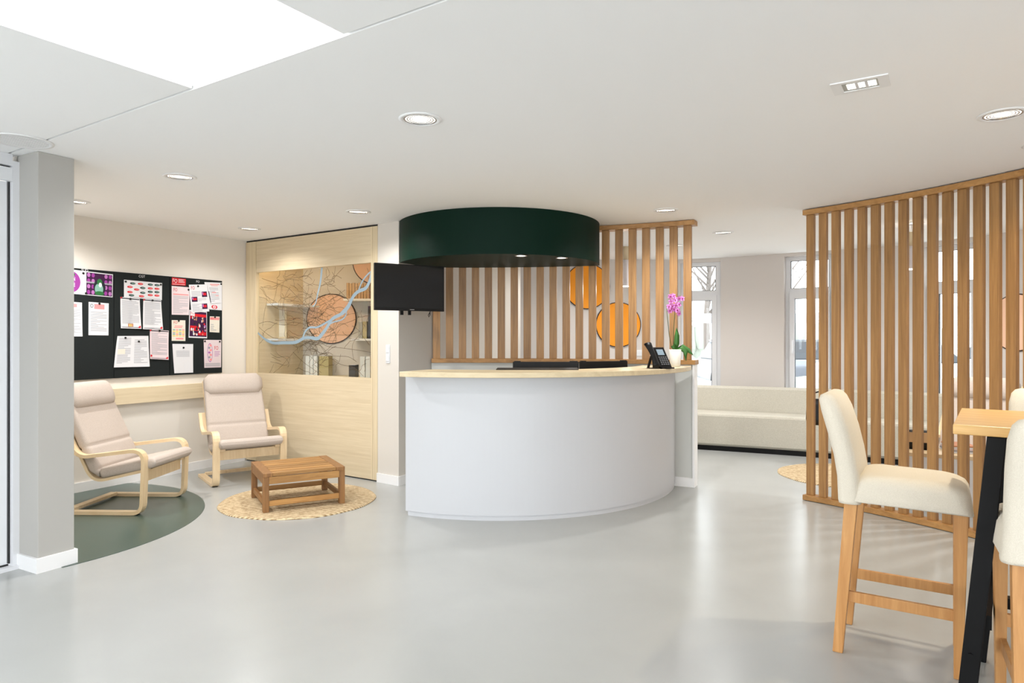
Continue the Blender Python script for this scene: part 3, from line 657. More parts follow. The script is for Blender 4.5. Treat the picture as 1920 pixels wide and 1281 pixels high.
for i in range(4):
    for j in range(5): P.rects([(.07+i*.225, .44+j*.072, .25+i*.225, .49+j*.072)], ['teal_print', 'yellow_print', 'yellow_print', 'pale_red', 'ink', 'yellow_print'][(i*3+j*2) % 6])
P = Paper([(1085, 880), (1293, 882), (1288, 1168), (1100, 1175)], 'stack of plain white letters low on the FO board', 'paper', pins=((.52, .13),), curl=.008); P.lines(.16, .82, .24, .46, 6, seed=16)
P = Paper([(1398, 840), (1575, 842), (1572, 1115), (1405, 1120)], 'pale poster with tall pink rounded shape and FO letters', 'paper_pink', pins=((.06, .05), (.9, .06)), name='poster', cat='poster'); P.ell(.34, .46, .15, .34, 'lilac'); P.ell(.34, .46, .125, .31, 'paper_pink', .001)
for k in range(7): P.ell(.34+.04*(-1)**k, .2+k*.085, .07, .04, ['pale_red', 'ink', 'pale_red', 'lilac'][k % 4], .0013+k*.00003)
P.text('FO', .6, .22, .82, .36, 'red'); P.lines(.6, .92, .42, .62, 4, 'lilac', .35, 17); P.lines(.05, .95, .84, .97, 4, 'ink', .5, 18)
# wooden wall rail under the boards
zr = [onplane(x, y, wl+un*.04, un).z for x, y in ((207, 728.6), (379, 719.7), (200, 760), (378, 747))]; zt_, zb_ = (zr[0]+zr[1])/2, (zr[2]+zr[3])/2
o = obj('wall_rail', MB().obox(PL, U, UN, -.9, (P0-PL).length-.003, .001, .045, zb_, zt_), 'ash_panel', bevel=.002); tag(o, 'wide pale wood rail on the wall under the notice boards', 'wall rail')

# ------------------------------------------------------------------ reception: desk, low wall, slats, canopy, television
dk = [G(x, y) for x, y in ((860.8, 975.7), (936, 977), (1012, 975.7), (1102.6, 967.5), (1193, 951.5), (1238.5, 936.4), (1264, 915))]
DC, DR = fit([(p.x, p.y) for p in dk])
ZC1 = 1.105; ZC0 = 1.066
def ang(c, p): return math.atan2(p[1]-c[1], p[0]-c[0])
def on_circle_px(c, R, px, nearest=True):
    k = (px-960)/F; d = Vector((k, 1)); a = d.dot(d); b = -2*d.dot(c); q = c.dot(c)-R*R; s = b*b-4*a*q; s = max(s, 0)
    return d*((-b-math.sqrt(s))/(2*a))
# slat arc
R_r = V2(G(1299, 914)); k_ = (1127-960)/F; R_m = Vector((k_*6.42, 6.42)); 
tl = 0; k0 = (806-960)/F; tl = (k0*PC.y-PC.x)/(U.x-k0*U.y); R_l = PC+U*tl+un2*.02
RC, RR = fit([tuple(R_r), tuple(R_m), tuple(R_l)])       # centre lies towards the camera: concave
aR, aL = ang(RC, R_r), ang(RC, R_l)
ZRT, ZRB = 1.154, 1.112
LWT = .11
lw = obj('low_wall', MB().prism(arc(RC, RR, aL, aR, 40)+list(reversed(arc(RC, RR+LWT, aL, aR, 40))), 0, ZRB), 'light_grey_wall'); lw['kind'] = 'structure'; lw['label'] = 'curved low wall behind the reception desk'
obj('baseboard', MB().prism(arc(RC, RR-.013, aL, aR-.002, 40)+list(reversed(arc(RC, RR-.001, aL, aR-.002, 40))), 0, .085), 'white_paint', lw)
obj('end_trim', MB().prism([RC+Vector((math.cos(aR-d), math.sin(aR-d)))*r for r, d in ((RR-.014, 0), (RR+LWT, 0), (RR+LWT, .004), (RR-.014, .004))], 0, ZRB), 'white_paint', lw)
scr = thing('slat_screen', 'oak slat screen on the low wall behind the reception desk', 'slat screen', tuple(V3((R_l+R_r)/2, ZRB)))
obj('bottom_rail', MB().prism(arc(RC, RR-.02, aL, aR-.006, 40)+list(reversed(arc(RC, RR+LWT+.01, aL, aR-.006, 40))), ZRB+.001, ZRT), 'oak_rail', scr, bevel=.002)
obj('top_rail', MB().prism(arc(RC, RR-.015, aL, aR-.004, 40)+list(reversed(arc(RC, RR+LWT, aL, aR-.004, 40))), HC-.047, HC-.004), 'oak_rail', scr, bevel=.002)
def slats(parent, c, R, angs, w, d, z0, z1):
    m = MB().box(-d/2, d/2, -w/2, w/2, z0, z1); first = None
    for a in angs:
        p = c+Vector((math.cos(a), math.sin(a)))*R
        if first is None:
            first = obj('slat', m, 'oak', parent, local=True, bevel=.002); o = first
        else:
            o = first.copy(); COL.objects.link(o); o.parent = parent
        M = mat_of(parent).inverted(); q = M @ V3(p, 0); o.location = q; o.rotation_euler = (0, 0, a-parent.rotation_euler.z)
def ang_px(c, R, px):   # angle on the far (concave) side of a circle at pixel column px
    k = (px-960)/F; d = Vector((k, 1)); a = d.dot(d); b = -2*d.dot(c); q = c.dot(c)-R*R; t = (-b+math.sqrt(b*b-4*a*q))/(2*a); return ang(c, d*t)
RS = RR+.035
a0, a1 = ang_px(RC, RS, 818.5), ang_px(RC, RS, 1289.5)
slats(scr, RC, RS, [a0+(a1-a0)*i/19 for i in range(20)], .071, .042, ZRT+.0005, HC-.0475)
# canopy
ca = math.radians(-1.09); half = math.radians(8.505); fr = C(940, 388).y; dist = fr/(math.cos(ca)-math.sin(half)) if True else 0
KR = math.sin(half)*dist; KC = Vector((math.sin(ca), math.cos(ca)))*dist
ZK0 = 2.045
fa0 = ang(KC, PC+un2*.004); pts = []
front = []
for i in range(140):
    a = math.radians(150)+math.radians(260)*i/139; p = KC+Vector((math.cos(a), math.sin(a)))*KR; front.append(p)
poly = [p for p in front if (p-RC).length < RR-.022 and (p-PC).dot(un2) > .003]
i0 = 0
pa, pb = poly[0], poly[-1]
def arcang(p): return ang(RC, p)
inner = [p for p in arc(RC, RR-.022, arcang(pb), arcang(R_l)-.004, 30) if (p-PC).dot(un2) > .003]
cn_ = thing('reception_canopy', 'dark green curved canopy hanging above the reception desk', 'canopy', tuple(V3(KC, ZK0)))
obj('drum', MB().prism(poly+inner, ZK0, HC-.001), 'dark_green', cn_)
for x, y in ((977, 479), (1053, 483)):
    p = C(x, y, ZK0); q = MB(); q.lathe((p.x, p.y, ZK0), [(.052, -.0005), (.052, -.006), (.04, -.006), (.04, -.003)])
    t = thing('spotlight', {977: 'left-hand', 1053: 'right-hand'}[x]+' small round spotlight under the green canopy', 'spotlight', tuple(p), group='spotlights under the canopy')
    obj('rim', q, 'chrome', t); obj('lens', MB().cyl(p, .038, .038, ZK0-.005, ZK0-.001), 'lamp_lens', t)
    li = bpy.data.lights.new('spot', 'SPOT'); li.energy = 14; li.spot_size = 1.6; li.spot_blend = .7; li.color = (1, .85, .66); li.shadow_soft_size = .04
    lo = bpy.data.objects.new('spot_lamp', li); COL.objects.link(lo); lo.parent = t; lo.location = (0, 0, -.012)
# desk
desk = thing('reception_desk', 'white curved reception desk with pale ash counter top', 'reception desk', tuple(V3(DC-Vector((0, 1.2)), 0)))
pl = on_circle_px(DC, DR, 760.5); al = ang(DC, pl); 
ar = -.24
while (DC+Vector((math.cos(ar), math.sin(ar)))*DR-RC).length > RR-.03: ar -= .004
al = al if al < 0 else al-2*math.pi
side_back = Vector((pl.x+.02, 6.0))
obj('front_panel', MB().prism(arc(DC, DR, al, ar, 60)+list(reversed(arc(DC, DR-.03, al, ar, 60))), .035, ZC0-.001), 'desk_white', desk)
obj('plinth', MB().prism(arc(DC, DR-.006, al+.012, ar, 60)+list(reversed(arc(DC, DR-.035, al+.012, ar, 60))), 0, .034), 'desk_white', desk)
ndir = (DC-pl).normalized()
obj('side_panel', MB().prism([pl+ndir*.031, pl+Vector((.03, .012)), Vector((pl.x+.07, 5.95)), Vector((pl.x+.03, 5.95))], 0, ZC0-.001), 'desk_white', desk)
CR = DR+.145
cl = on_circle_px(DC, CR, 748.5); acl = ang(DC, cl); acl = acl if acl < 0 else acl-2*math.pi
acr = -.24
while (DC+Vector((math.cos(acr), math.sin(acr)))*CR-RC).length > RR-.03: acr -= .004
inn = DR-.29
obj('counter_top', MB().prism(arc(DC, CR, acl, acr, 70)+list(reversed(arc(DC, inn, acl+.02, acr-.02, 60))), ZC0, ZC1), 'ash_top', desk, bevel=.004)
obj('work_surface', MB().prism(arc(DC, DR-.04, al+.03, ar-.12, 50)+list(reversed(arc(DC, DR-.8, al+.1, ar-.15, 40))), .70, .735), 'ash_top', desk)
# monitors on the work surface
def monitor(px0, px1, Y0, Y1, yt, lab):
    a = V2(AT(px0, 640, Y0)); b = V2(AT(px1, 640, Y1)); e = (b-a).normalized(); n = Vector((-e.y, e.x)); n = n if n.y > 0 else -n; L = (b-a).length
    zt = EYE-(yt-HZ)/F*(Y0+Y1)/2; zb = .83; c = (a+b)/2
    t = thing('monitor', lab, 'monitor', tuple(V3(c, .735)), group='monitors behind the counter')
    obj('housing', MB().obox(a, e, n, 0, L, 0, .03, zb, zt), 'black_plastic', t, bevel=.004)
    obj('rear_bump', MB().obox(a, e, n, L*.02, L*.12, .002, .028, zt, zt+.006).obox(a, e, n, L*.86, L*.98, .002, .028, zt, zt+.006), 'black_plastic', t)
    obj('screen', MB().obox(a, e, n, .01, L-.01, .0305, .032, zb+.012, zt-.012), 'screen_black', t)
    obj('stand', MB().obox(a, e, n, L/2-.03, L/2+.03, -.02, -.001, .751, zt-.12), 'black_plastic', t)
    obj('foot', MB().obox(a, e, n, L/2-.12, L/2+.12, -.09, .1, .736, .75), 'black_plastic', t)
monitor(961.5, 1085.5, 5.6, 5.6, 678.5, 'wide black monitor seen from behind over the counter')
monitor(1088.5, 1177, 5.68, 5.84, 677.5, 'narrower black monitor seen from behind, nearer the telephone')
p0, p1 = G(930, 694, ZC1), G(1085, 694, ZC1)
o = obj('document_tray', MB().hexa([(p0.x, p0.y, ZC1+.001), (p1.x, p0.y, ZC1+.001), (p1.x, p0.y+.1, ZC1+.001), (p0.x+.01, p0.y+.1, ZC1+.001)], [(p0.x, p0.y, ZC1+.006), (p1.x, p0.y, ZC1+.006), (p1.x, p0.y+.1, ZC1+.014), (p0.x+.01, p0.y+.1, ZC1+.014)]), 'black_plastic'); tag(o, 'thin flat black tray on the counter in front of the monitors', 'tray')
# television
TL_, TR_ = V2(AT(702.5, 600, 5.62)), V2(AT(833, 600, 5.95)); e = (TR_-TL_).normalized(); n = Vector((-e.y, e.x)); n = n if n.y > 0 else -n; L = (TR_-TL_).length
zt2 = AT(702, 492.2, 5.62).z; zb2 = AT(702, 581.5, 5.62).z
tv = thing('television', 'black flat television on a bracket below the green canopy', 'television', tuple(V3((TL_+TR_)/2, zb2)))
obj('housing', MB().obox(TL_, e, n, 0, L, 0, .03, zb2, zt2), 'black_plastic', tv, bevel=.003)
obj('screen', MB().obox(TL_, e, n, .008, L-.008, -.0015, -.0003, zb2+.024, zt2-.008), 'screen_black', tv)
obj('brand_badge', MB().obox(TL_, e, n, L*.49, L*.555, -.0016, -.0003, zb2+.008, zb2+.013), 'chrome', tv)
br = MB(); br.obox(TL_, e, n, L*.38, L*.42, .031, .045, zb2-.035, zb2+.25); br.obox(TL_, e, n, L*.49, L*.53, .031, .045, zb2-.035, zb2+.25)
br.obox(TL_, e, n, L*.38, L*.53, .046, .06, zb2+.12, zb2+.2)
mid = TL_+e*L*.455+n*.06; wallp = PC+U*.2+un2*.002; br.beam(V3(mid, zb2+.16), V3(wallp, zb2+.16), .03, .04); obj('bracket', br, 'black_metal', tv)
cp = [V3(TL_+e*(L*.8)+n*.035, zb2+z) for z in (.05, 0, -.035)]; cp2 = [c+V3(e*.012*math.sin(i*2.2), 0) for i, c in enumerate(cp)]; obj('cable', MB().tube(cp2+[V3(TL_+e*L*.79+n*.035, zb2-.05), V3(TL_+e*L*.81+n*.035, zb2-.03), V3(TL_+e*L*.81+n*.035, zb2+.05)], .0035), 'black_plastic', tv)
# telephone on the counter
ph = G(1238, 691.5, ZC1); tp = thing('desk_phone', 'black desk telephone with small grey display on the counter', 'telephone', (ph.x, ph.y, ZC1), rz=math.radians(22))
s_ = 1.0
def tilt(x, y, z):   # local phone body plane: sloping face leaning back
    return Vector((x, y, z))
body = MB(); body.hexa([(-.035, -.03, .012), (.095, -.03, .012), (.095, -.012, .006), (-.035, -.012, .006)], [(-.055, .055, .175), (.07, .055, .175), (.07, .075, .168), (-.055, .075, .168)])
obj('body', body, 'black_plastic', tp, local=True, bevel=.006)
fx = lambda u, v, off: (Vector((-.035, -.03, .012))*(1-u)*(1-v)+Vector((.095, -.03, .012))*u*(1-v)+Vector((-.055, .055, .175))*(1-u)*v+Vector((.07, .055, .175))*u*v)+Vector((0, -.88, .46))*off
def onface(mb, u0, u1, v0, v1, h): mb.hexa([fx(u0, v0, .0003), fx(u1, v0, .0003), fx(u1, v1, .0003), fx(u0, v1, .0003)], [fx(u0, v0, h), fx(u1, v0, h), fx(u1, v1, h), fx(u0, v1, h)]); return mb
obj('display', onface(MB(), .32, .82, .6, .88, .002), 'lcd', tp, local=True)
kb = MB()
for i in range(4):
    for j in range(5): onface(kb, .28+i*.16, .38+i*.16, .12+j*.088, .17+j*.088, .004)
obj('keypad', kb, 'grey_key', tp, local=True)
hs = MB(); rings = []
for i in range(9):
    t = i/8; c = Vector((-.062-.02*t, -.036+.095*t-.018*math.sin(math.pi*t), .018+.185*t)); w = .024+.008*abs(2*t-1)**2; h = .016+.012*abs(2*t-1)**2
    rings.append([c+Vector((w*math.cos(q*math.pi/5), -h*.9*math.sin(q*math.pi/5), h*.46*math.sin(q*math.pi/5))) for q in range(10)])
obj('handset', hs.loft(rings), 'black_plastic', tp, local=True)
st = MB(); st.beam((-.05, .10, .004), (-.045, .06, .1), .012, .02); st.beam((.05, .10, .004), (.05, .06, .1), .012, .02); st.box(-.06, .08, .03, .11, 0.0005, .006); st.box(-.02, .1, -.055, -.02, .0005, .012)
obj('stand', st, 'black_plastic', tp, local=True, bevel=.002)
# orchid
op = G(1266, 687.5, ZC1); orc = thing('potted_orchid', 'pink flowering orchid in a white pot on the counter end', 'orchid', (op.x, op.y, ZC1))
obj('pot', MB().lathe((0, 0, .0005), [(.04, 0), (.044, .02), (.054, .15), (.05, .15), (.046, .13)]), 'pot', orc, local=True)
obj('soil', MB().cyl((0, 0), .045, .045, .12, .128), 'bark', orc, local=True)
def leafm(mb, pts, w):
    rings = []; pts = [Vector(p) for p in pts]
    for i, p in enumerate(pts):
        t = (pts[min(i+1, len(pts)-1)]-pts[max(0, i-1)]).normalized(); sx = t.cross(Vector((0, -1, .3))).normalized(); up = sx.cross(t)
        ww = w*math.sin(math.pi*(.12+.86*i/(len(pts)-1)))
        rings.append([p-sx*ww+up*.004, p-up*.002, p+sx*ww+up*.004, p+up*.0015])
    return mb.loft(rings)
for L_ in ([(0, 0, .14), (.01, -.005, .2), (.012, -.01, .27), (.008, -.012, .34)], [(.01, 0, .145), (.05, -.02, .16), (.08, -.03, .13), (.085, -.035, .05)], [(.015, .01, .15), (.07, .01, .17), (.12, .02, .14), (.16, .02, .1)], [(0, 0, .14), (-.02, -.02, .18), (-.015, -.03, .2)]):
    obj('leaf', leafm(MB(), L_, .026), 'leaf', orc, local=True)
sc = 5.9/1260
def opx(x, y, dy=0): p = AT(x, y, op.y+dy); return p-Vector((op.x, op.y, ZC1))
obj('stem', MB().tube([opx(1262, 652), opx(1263, 620), opx(1265, 590), opx(1267, 565), opx(1272, 556)], .0035), 'stem', orc, local=True)
obj('stem', MB().tube([opx(1259, 652), opx(1255, 630), opx(1252, 600), opx(1249.5, 574)], .003), 'stem', orc, local=True)
r9 = random.Random(4)
for k, (x, y) in enumerate(((1257, 556), (1263, 555), (1258, 565), (1266, 563), (1273, 560), (1279, 560), (1254, 575), (1260, 574), (1267, 573), (1273, 571), (1256, 583), (1263, 580), (1270, 582), (1273, 588), (1259, 579))):
    c = opx(x, y, -.02-.02*r9.random()); fl = MB(); fa = r9.uniform(0, 6.28); nn = Vector((r9.uniform(-.5, .5), -1, r9.uniform(-.3, .3))).normalized(); xx = nn.cross(Vector((0, 0, 1))).normalized(); zz = xx.cross(nn)
    for q in range(5):
        a = fa+q*2*math.pi/5; d = xx*math.cos(a)+zz*math.sin(a); s2 = xx*-math.sin(a)+zz*math.cos(a)
        fl.add([c, c+d*.014+s2*.012-nn*.001, c+d*.028+nn*.003, c+d*.014-s2*.012-nn*.001], [(0, 1, 2, 3)])
    f_ = obj('flower', fl, 'petal', orc, local=True)
    q_ = obj('lip', MB().sphere(c+nn*.005, .006, .006, .007, 8, 5), 'petal_dark', f_, local=True)

# ------------------------------------------------------------------ right-hand slat partition
sp = [G(x, y) for x, y in ((1504.6, 938), (1580.5, 952.6), (1614, 960), (1783, 999), (1808, 1006), (1866, 1021))]
SC, SR = fit([(p.x, p.y) for p in sp])
sa0 = ang(SC, V2(sp[0])); sa1 = ang_px(SC, SR+.05, 1960)-.22
ps = thing('slat_screen', 'curved floor to ceiling oak slat partition behind the bar stools', 'slat screen', tuple(V3(SC+Vector((math.cos(sa0), math.sin(sa0)))*SR, 0)))
obj('bottom_rail', MB().prism(arc(SC, SR, sa0, sa1, 50)+list(reversed(arc(SC, SR+.1, sa0, sa1, 50))), .004, .046), 'oak_rail', ps, bevel=.002)
obj('base_gap', MB().prism(arc(SC, SR+.01, sa0-.004, sa1, 50)+list(reversed(arc(SC, SR+.09, sa0-.004, sa1, 50))), .0, .004), 'gasket', ps)
obj('top_rail', MB().prism(arc(SC, SR, sa0, sa1, 50)+list(reversed(arc(SC, SR+.1, sa0, sa1, 50))), HC-.05, HC-.008), 'oak_rail', ps, bevel=.002)
b0, b1 = ang_px(SC, SR+.05, 1520.5), ang_px(SC, SR+.05, 1898.5)
st_ = (b1-b0)/14
slats(ps, SC, SR+.05, [b0+st_*i for i in range(19) if b0+st_*i > sa1+.02], .062, .038, .0465, HC-.0505)

# ------------------------------------------------------------------ sofa along the back wall
fl = [V2(G(1303, 843)), V2(G(1509, 857)), V2(G(1631, 868)), V2(G(1711, 875))]
fl = [fl[0]+(fl[0]-fl[1]).normalized()*1.0+Vector((0, -.1)), ]+fl[:3]
p3_ = V2(G(1711, 875)); fl += [p3_-(p3_-fl[-1]).normalized()*.06, p3_+e34*.06, p3_+e34*.25, p3_+e34*.45]
def smooth2(q, n=5):
    s = []
    for i in range(len(q)-1):
        p0_, p1_, p2_, p3_ = q[max(i-1, 0)], q[i], q[i+1], q[min(i+2, len(q)-1)]
        for k in range(n):
            t = k/n; s.append(.5*((2*p1_)+(p2_-p0_)*t+(2*p0_-5*p1_+4*p2_-p3_)*t*t+(3*p1_-p0_-3*p2_+p3_)*t**3))
    s.append(q[-1]); return s
fl = smooth2(fl)
def sweep(path, prof):   # prof: (offset to the left/back, z)
    rings = []
    for i, p in enumerate(path):
        t = (path[min(i+1, len(path)-1)]-path[max(i-1, 0)]).normalized(); n = Vector((-t.y, t.x)); n = n if n.dot(p) > 0 else -n
        rings.append([V3(p+n*a, z) for a, z in prof])
    return MB().loft(rings, True, False)
sofa = thing('bench_sofa', 'long curved pale upholstered bench sofa under the windows', 'sofa', tuple(V3(V2(G(1509, 857)), 0)))
def rp(x0, x1, z0, z1, r): return [(x0+r, z0), (x1-r, z0), (x1, z0+r), (x1, z1-r), (x1-r*.3, z1-r*.3), (x1-r, z1), (x0+r, z1), (x0+r*.3, z1-r*.3), (x0, z1-r), (x0, z0+r)]
obj('plinth', sweep(fl, [(.02, 0), (.5, 0), (.5, .055), (.02, .055)]), 'black_metal', sofa)
obj('seat', sweep(fl, rp(0, .46, .056, .445, .03)), 'sofa_fabric', sofa)
obj('backrest', sweep(fl, [(.462, .06), (.56, .06), (.58, .70), (.565, .745), (.53, .75), (.49, .72), (.462, .447)]), 'sofa_fabric', sofa)
# black bag on the sofa behind the partition
bgp = V2(G(1549, 800, .445))+Vector((.02, .12)); bg = thing('hand_bag', 'black leather bag standing on the sofa behind the slats', 'bag', tuple(V3(bgp, .447)), rz=-.5)
obj('body', MB().loft([[(x, y, z) for x, y in rrect(w, d, .04)] for z, w, d in ((0, .3, .13), (.06, .32, .15), (.2, .31, .12), (.27, .27, .05))]), 'black_plastic', bg, local=True)
obj('handle', MB().tube([(-.09, 0, .26), (-.08, 0, .33), (0, 0, .36), (.08, 0, .33), (.09, 0, .26)], .008), 'black_plastic', bg, local=True)

# ------------------------------------------------------------------ bentwood armchairs
def armchair(name, label, loc, rz):
    t = thing(name, label, 'armchair', loc, rz, group='bentwood armchairs with cream cushions'); o_ = .33
    sh = lambda pts: [(x+o_, z) for x, z in pts]
    fr = fillet(sh([(-.62, .014), (.0, .014), (.02, .50), (-.50, .435), (-.60, .62)]), [.075, .095, .13])
    for s in (-1, 1): obj('side_frame', ribbon(MB(), fr, s*.30, .06, .026), 'birch', t, local=True)
    sf = fillet(sh([(.015, .335), (-.42, .235), (-.745, .92)]), [.13])
    for s in (-1, 1): obj('seat_frame', ribbon(MB(), sf, s*.245, .045, .022), 'birch', t, local=True)
    obj('front_crossbar', MB().box(o_-.035, o_-.013, -.268, .268, .24, .325), 'birch', t, local=True, bevel=.003)
    obj('rear_crossbar', MB().box(o_-.62, o_-.56, -.27, .27, .0145, .04), 'birch', t, local=True, bevel=.003)
    for k, (x, z) in enumerate(((-.57, .56), (-.63, .69), (-.70, .84))): obj('back_slat', MB().box(o_+x-.012, o_+x+.0, -.222, .222, z-.03, z+.03), 'birch', t, local=True)
    path = fillet(sh([(.085, .40), (-.385, .30), (-.685, .955)]), [.07], n=8)
    full = []
    for i in range(len(path)-1):
        nseg = max(1, int((path[i+1]-path[i]).length/.012))
        for k in range(nseg): full.append(path[i]+(path[i+1]-path[i])*k/nseg)
    full.append(path[-1]); L = 0; ln = [0]
    for i in range(1, len(full)): L += (full[i]-full[i-1]).length; ln.append(L)
    rings = []
    for i, p in enumerate(full):
        tg = (full[min(i+1, len(full)-1)]-full[max(i-1, 0)]).normalized(); n = Vector((-tg[1], tg[0])); n = n if n[1] > 0 or n[0] > 0 else -n
        s = ln[i]/L; e = min(1, ln[i]/.05, (L-ln[i])/.05); k = math.sqrt(max(.06, 1-(1-e)**2))
        th = .085*k*(1-.42*math.exp(-((s-.40)/.02)**2)-.3*math.exp(-((s-.58)/.010)**2)); w = (.565-.05*max(0, s-.5)*2*.5)*(.97+.03*k)
        rings.append([Vector((p[0], 0, p[1]))+Vector((n[0], 0, n[1]))*b+Vector((0, a, 0)) for a, b in rrect(w, th, min(.03, th*.48), 4)])
    cu = obj('cushion', MB().loft(rings), 'cream', t, local=True)
    # headrest roll
    hp = full[-1]-(full[-1]-full[-4]).normalized()*.08; rings = []
    d = (full[-1]-full[-4]).normalized(); nn = Vector((d[1], -d[0])); nn = nn if nn[0] > 0 else -nn
    for j in range(13):
        y = -.275+.55*j/12; e = min(1, (j+.25)/1.6, (12-j+.25)/1.6); k = math.sqrt(max(.05, 1-(1-e)**2)); rg = []
        for q in range(20):
            a = 2*math.pi*q/20; ca_, sa_ = math.cos(a), math.sin(a); b = d*(.108*k*math.copysign(abs(sa_)**.75, sa_))+nn*(.024+.062*k*math.copysign(abs(ca_)**.8, ca_)); rg.append(Vector((hp[0]+b[0], y, hp[1]+b[1])))
        rings.append(rg)
    obj('headrest', MB().loft(rings), 'cream', t, local=True)
    for s in (-1, 1): obj('foot_pad', MB().box(o_-.07, o_-.03, s*.30-.02, s*.30+.02, .0, .001), 'black_plastic', t, local=True)
    return t
def place(foot, rz, lx=.33, ly=-.30):
    c, s = math.cos(rz), math.sin(rz); return (foot.x-(lx*c-ly*s), foot.y-(lx*s+ly*c), .0015)
z1_, z2_ = math.radians(-2), math.radians(-54)
f1 = G(268, 966); f2 = G(405, 914.7)
ch1 = armchair('bentwood_armchair', 'cream cushioned bentwood armchair on the dark green floor circle', place(f1, z1_), z1_); ch1.location.z = .003
ch2 = dup(ch1, place(f2, z2_), z2_, 'cream cushioned bentwood armchair in the corner beside the wood partition'); ch2.location.z = 0

# ------------------------------------------------------------------ rugs and coffee table
def rug(name, c, r, label, rz=0):
    t = MB(); N = 96; ph = random.Random(int(c[0]*100))
    rad = [r*(1+.006*math.sin(5*2*math.pi*j/N+1)+.004*math.sin(11*2*math.pi*j/N)) for j in range(N)]
    prof = [(1.0, .0005), (1.0, .006), (.985, .011), (.96, .012), (.0, .012)]; rings = []
    for k, z in prof[:-1]: rings.append([Vector((c[0]+rad[j]*k*math.cos(2*math.pi*j/N), c[1]+rad[j]*k*math.sin(2*math.pi*j/N), z)) for j in range(N)])
    t.loft(rings, True, False); o = obj(name, t, 'jute_weave'); tag(o, label, 'rug', 'round jute rugs'); o.rotation_euler[2] = rz; return o
def jute_weave():
    m, t, b = newmat('jute_weave'); b.inputs['Roughness'].default_value = 1; b.inputs['Specular IOR Level'].default_value = .1
    c = t.nodes.new('ShaderNodeTexCoord'); mp = t.nodes.new('ShaderNodeMapping'); mp.inputs['Rotation'].default_value = (0, 0, math.radians(-14))
    t.links.new(c.outputs['Object'], mp.inputs['Vector'])
    w = t.nodes.new('ShaderNodeTexWave'); w.bands_direction = 'Y'; w.inputs['Scale'].default_value = 14; w.inputs['Distortion'].default_value = 1.2; w.inputs['Detail'].default_value = 2; w.inputs['Detail Scale'].default_value = 6
    t.links.new(mp.outputs[0], w.inputs['Vector'])
    n = t.nodes.new('ShaderNodeTexNoise'); n.inputs['Scale'].default_value = 38; n.inputs['Detail'].default_value = 5
    t.links.new(mp.outputs[0], n.inputs['Vector'])
    mu = t.nodes.new('ShaderNodeMath'); mu.operation = 'MULTIPLY_ADD'; mu.inputs[1].default_value = .42; t.links.new(w.outputs['Fac'], mu.inputs[0])
    m2 = t.nodes.new('ShaderNodeMath'); m2.operation = 'MULTIPLY'; m2.inputs[1].default_value = .62; t.links.new(n.outputs['Fac'], m2.inputs[0]); t.links.new(m2.outputs[0], mu.inputs[2])
    r = t.nodes.new('ShaderNodeValToRGB'); r.color_ramp.elements[0].position = .28; r.color_ramp.elements[1].position = .72
    r.color_ramp.elements[0].color = lin((136, 108, 74)); r.color_ramp.elements[1].color = lin((226, 206, 170))
    t.links.new(mu.outputs[0], r.inputs['Fac']); t.links.new(r.outputs['Color'], b.inputs['Base Color'])
    k = t.nodes.new('ShaderNodeBump'); k.inputs['Strength'].default_value = .8; k.inputs['Distance'].default_value = .006
    t.links.new(mu.outputs[0], k.inputs['Height']); t.links.new(k.outputs['Normal'], b.inputs['Normal'])
jute_weave()
yb, yt = G(555, 973.5).y, G(555, 909.5).y
Yc = (yb+yt)/2; aL_, aR_ = math.atan((404-960)/F), math.atan((707-960)/F); am = (aL_+aR_)/2; rc = Vector((math.tan(am)*Yc, Yc)); r1 = math.sin((aR_-aL_)/2)*rc.length
rug('jute_rug', rc, (r1*.75+(yt-yb)/2*.25), 'round jute rug under the slatted coffee table')
q = V2(G(1463, 891)); rug('jute_rug', q+Vector((.62, -.05)), .62, 'round jute rug showing at the foot of the slatted partition')
FL, FR, BL, BR = [V2(G(x, y)) for x, y in ((504, 962.5), (644, 946), (472.5, 936.5), (604, 921.5))]
cc = (FL+FR+BL+BR)/4; ex = ((FR-FL)+(BR-BL)).normalized(); wx_ = ((FR-FL).length+(BR-BL).length)/2+.05; wy_ = ((BL-FL).length+(BR-FR).length)/2+.05; rz = math.atan2(ex.y, ex.x)
zt3 = .30
ct = thing('coffee_table', 'low slatted acacia coffee table on the jute rug', 'coffee table', tuple(V3(cc, .0125)), rz); hx, hy, lg = wx_/2, wy_/2, .045
for sx in (-1, 1):
    for sy in (-1, 1): obj('leg', MB().box(sx*(hx-lg/2)-lg/2, sx*(hx-lg/2)+lg/2, sy*(hy-lg/2)-lg/2, sy*(hy-lg/2)+lg/2, 0, zt3-.03), 'acacia_v', ct, local=True, bevel=.003)
for sy in (-1, 1):
    obj('apron', MB().box(-hx+lg, hx-lg, sy*(hy-.014)-.011, sy*(hy-.014)+.011, zt3-.085, zt3-.03), 'acacia', ct, local=True, bevel=.002)
    obj('stretcher', MB().box(-hx+lg, hx-lg, sy*(hy-.022)-.012, sy*(hy-.022)+.012, .045, .085), 'acacia', ct, local=True, bevel=.002)
for sx in (-1, 1):
    obj('apron', MB().box(sx*(hx-.014)-.011, sx*(hx-.014)+.011, -hy+lg, hy-lg, zt3-.085, zt3-.03), 'acacia_v', ct, local=True, bevel=.002)
    obj('stretcher', MB().box(sx*(hx-.022)-.012, sx*(hx-.022)+.012, -hy+lg, hy-lg, .045, .085), 'acacia_v', ct, local=True, bevel=.002)
    obj('top_frame', MB().box(sx*(hx-.035)-.035, sx*(hx-.035)+.035, -hy, hy, zt3-.03, zt3), 'acacia_v', ct, local=True, bevel=.003)
ns = 7; sw = 2*hy/ns
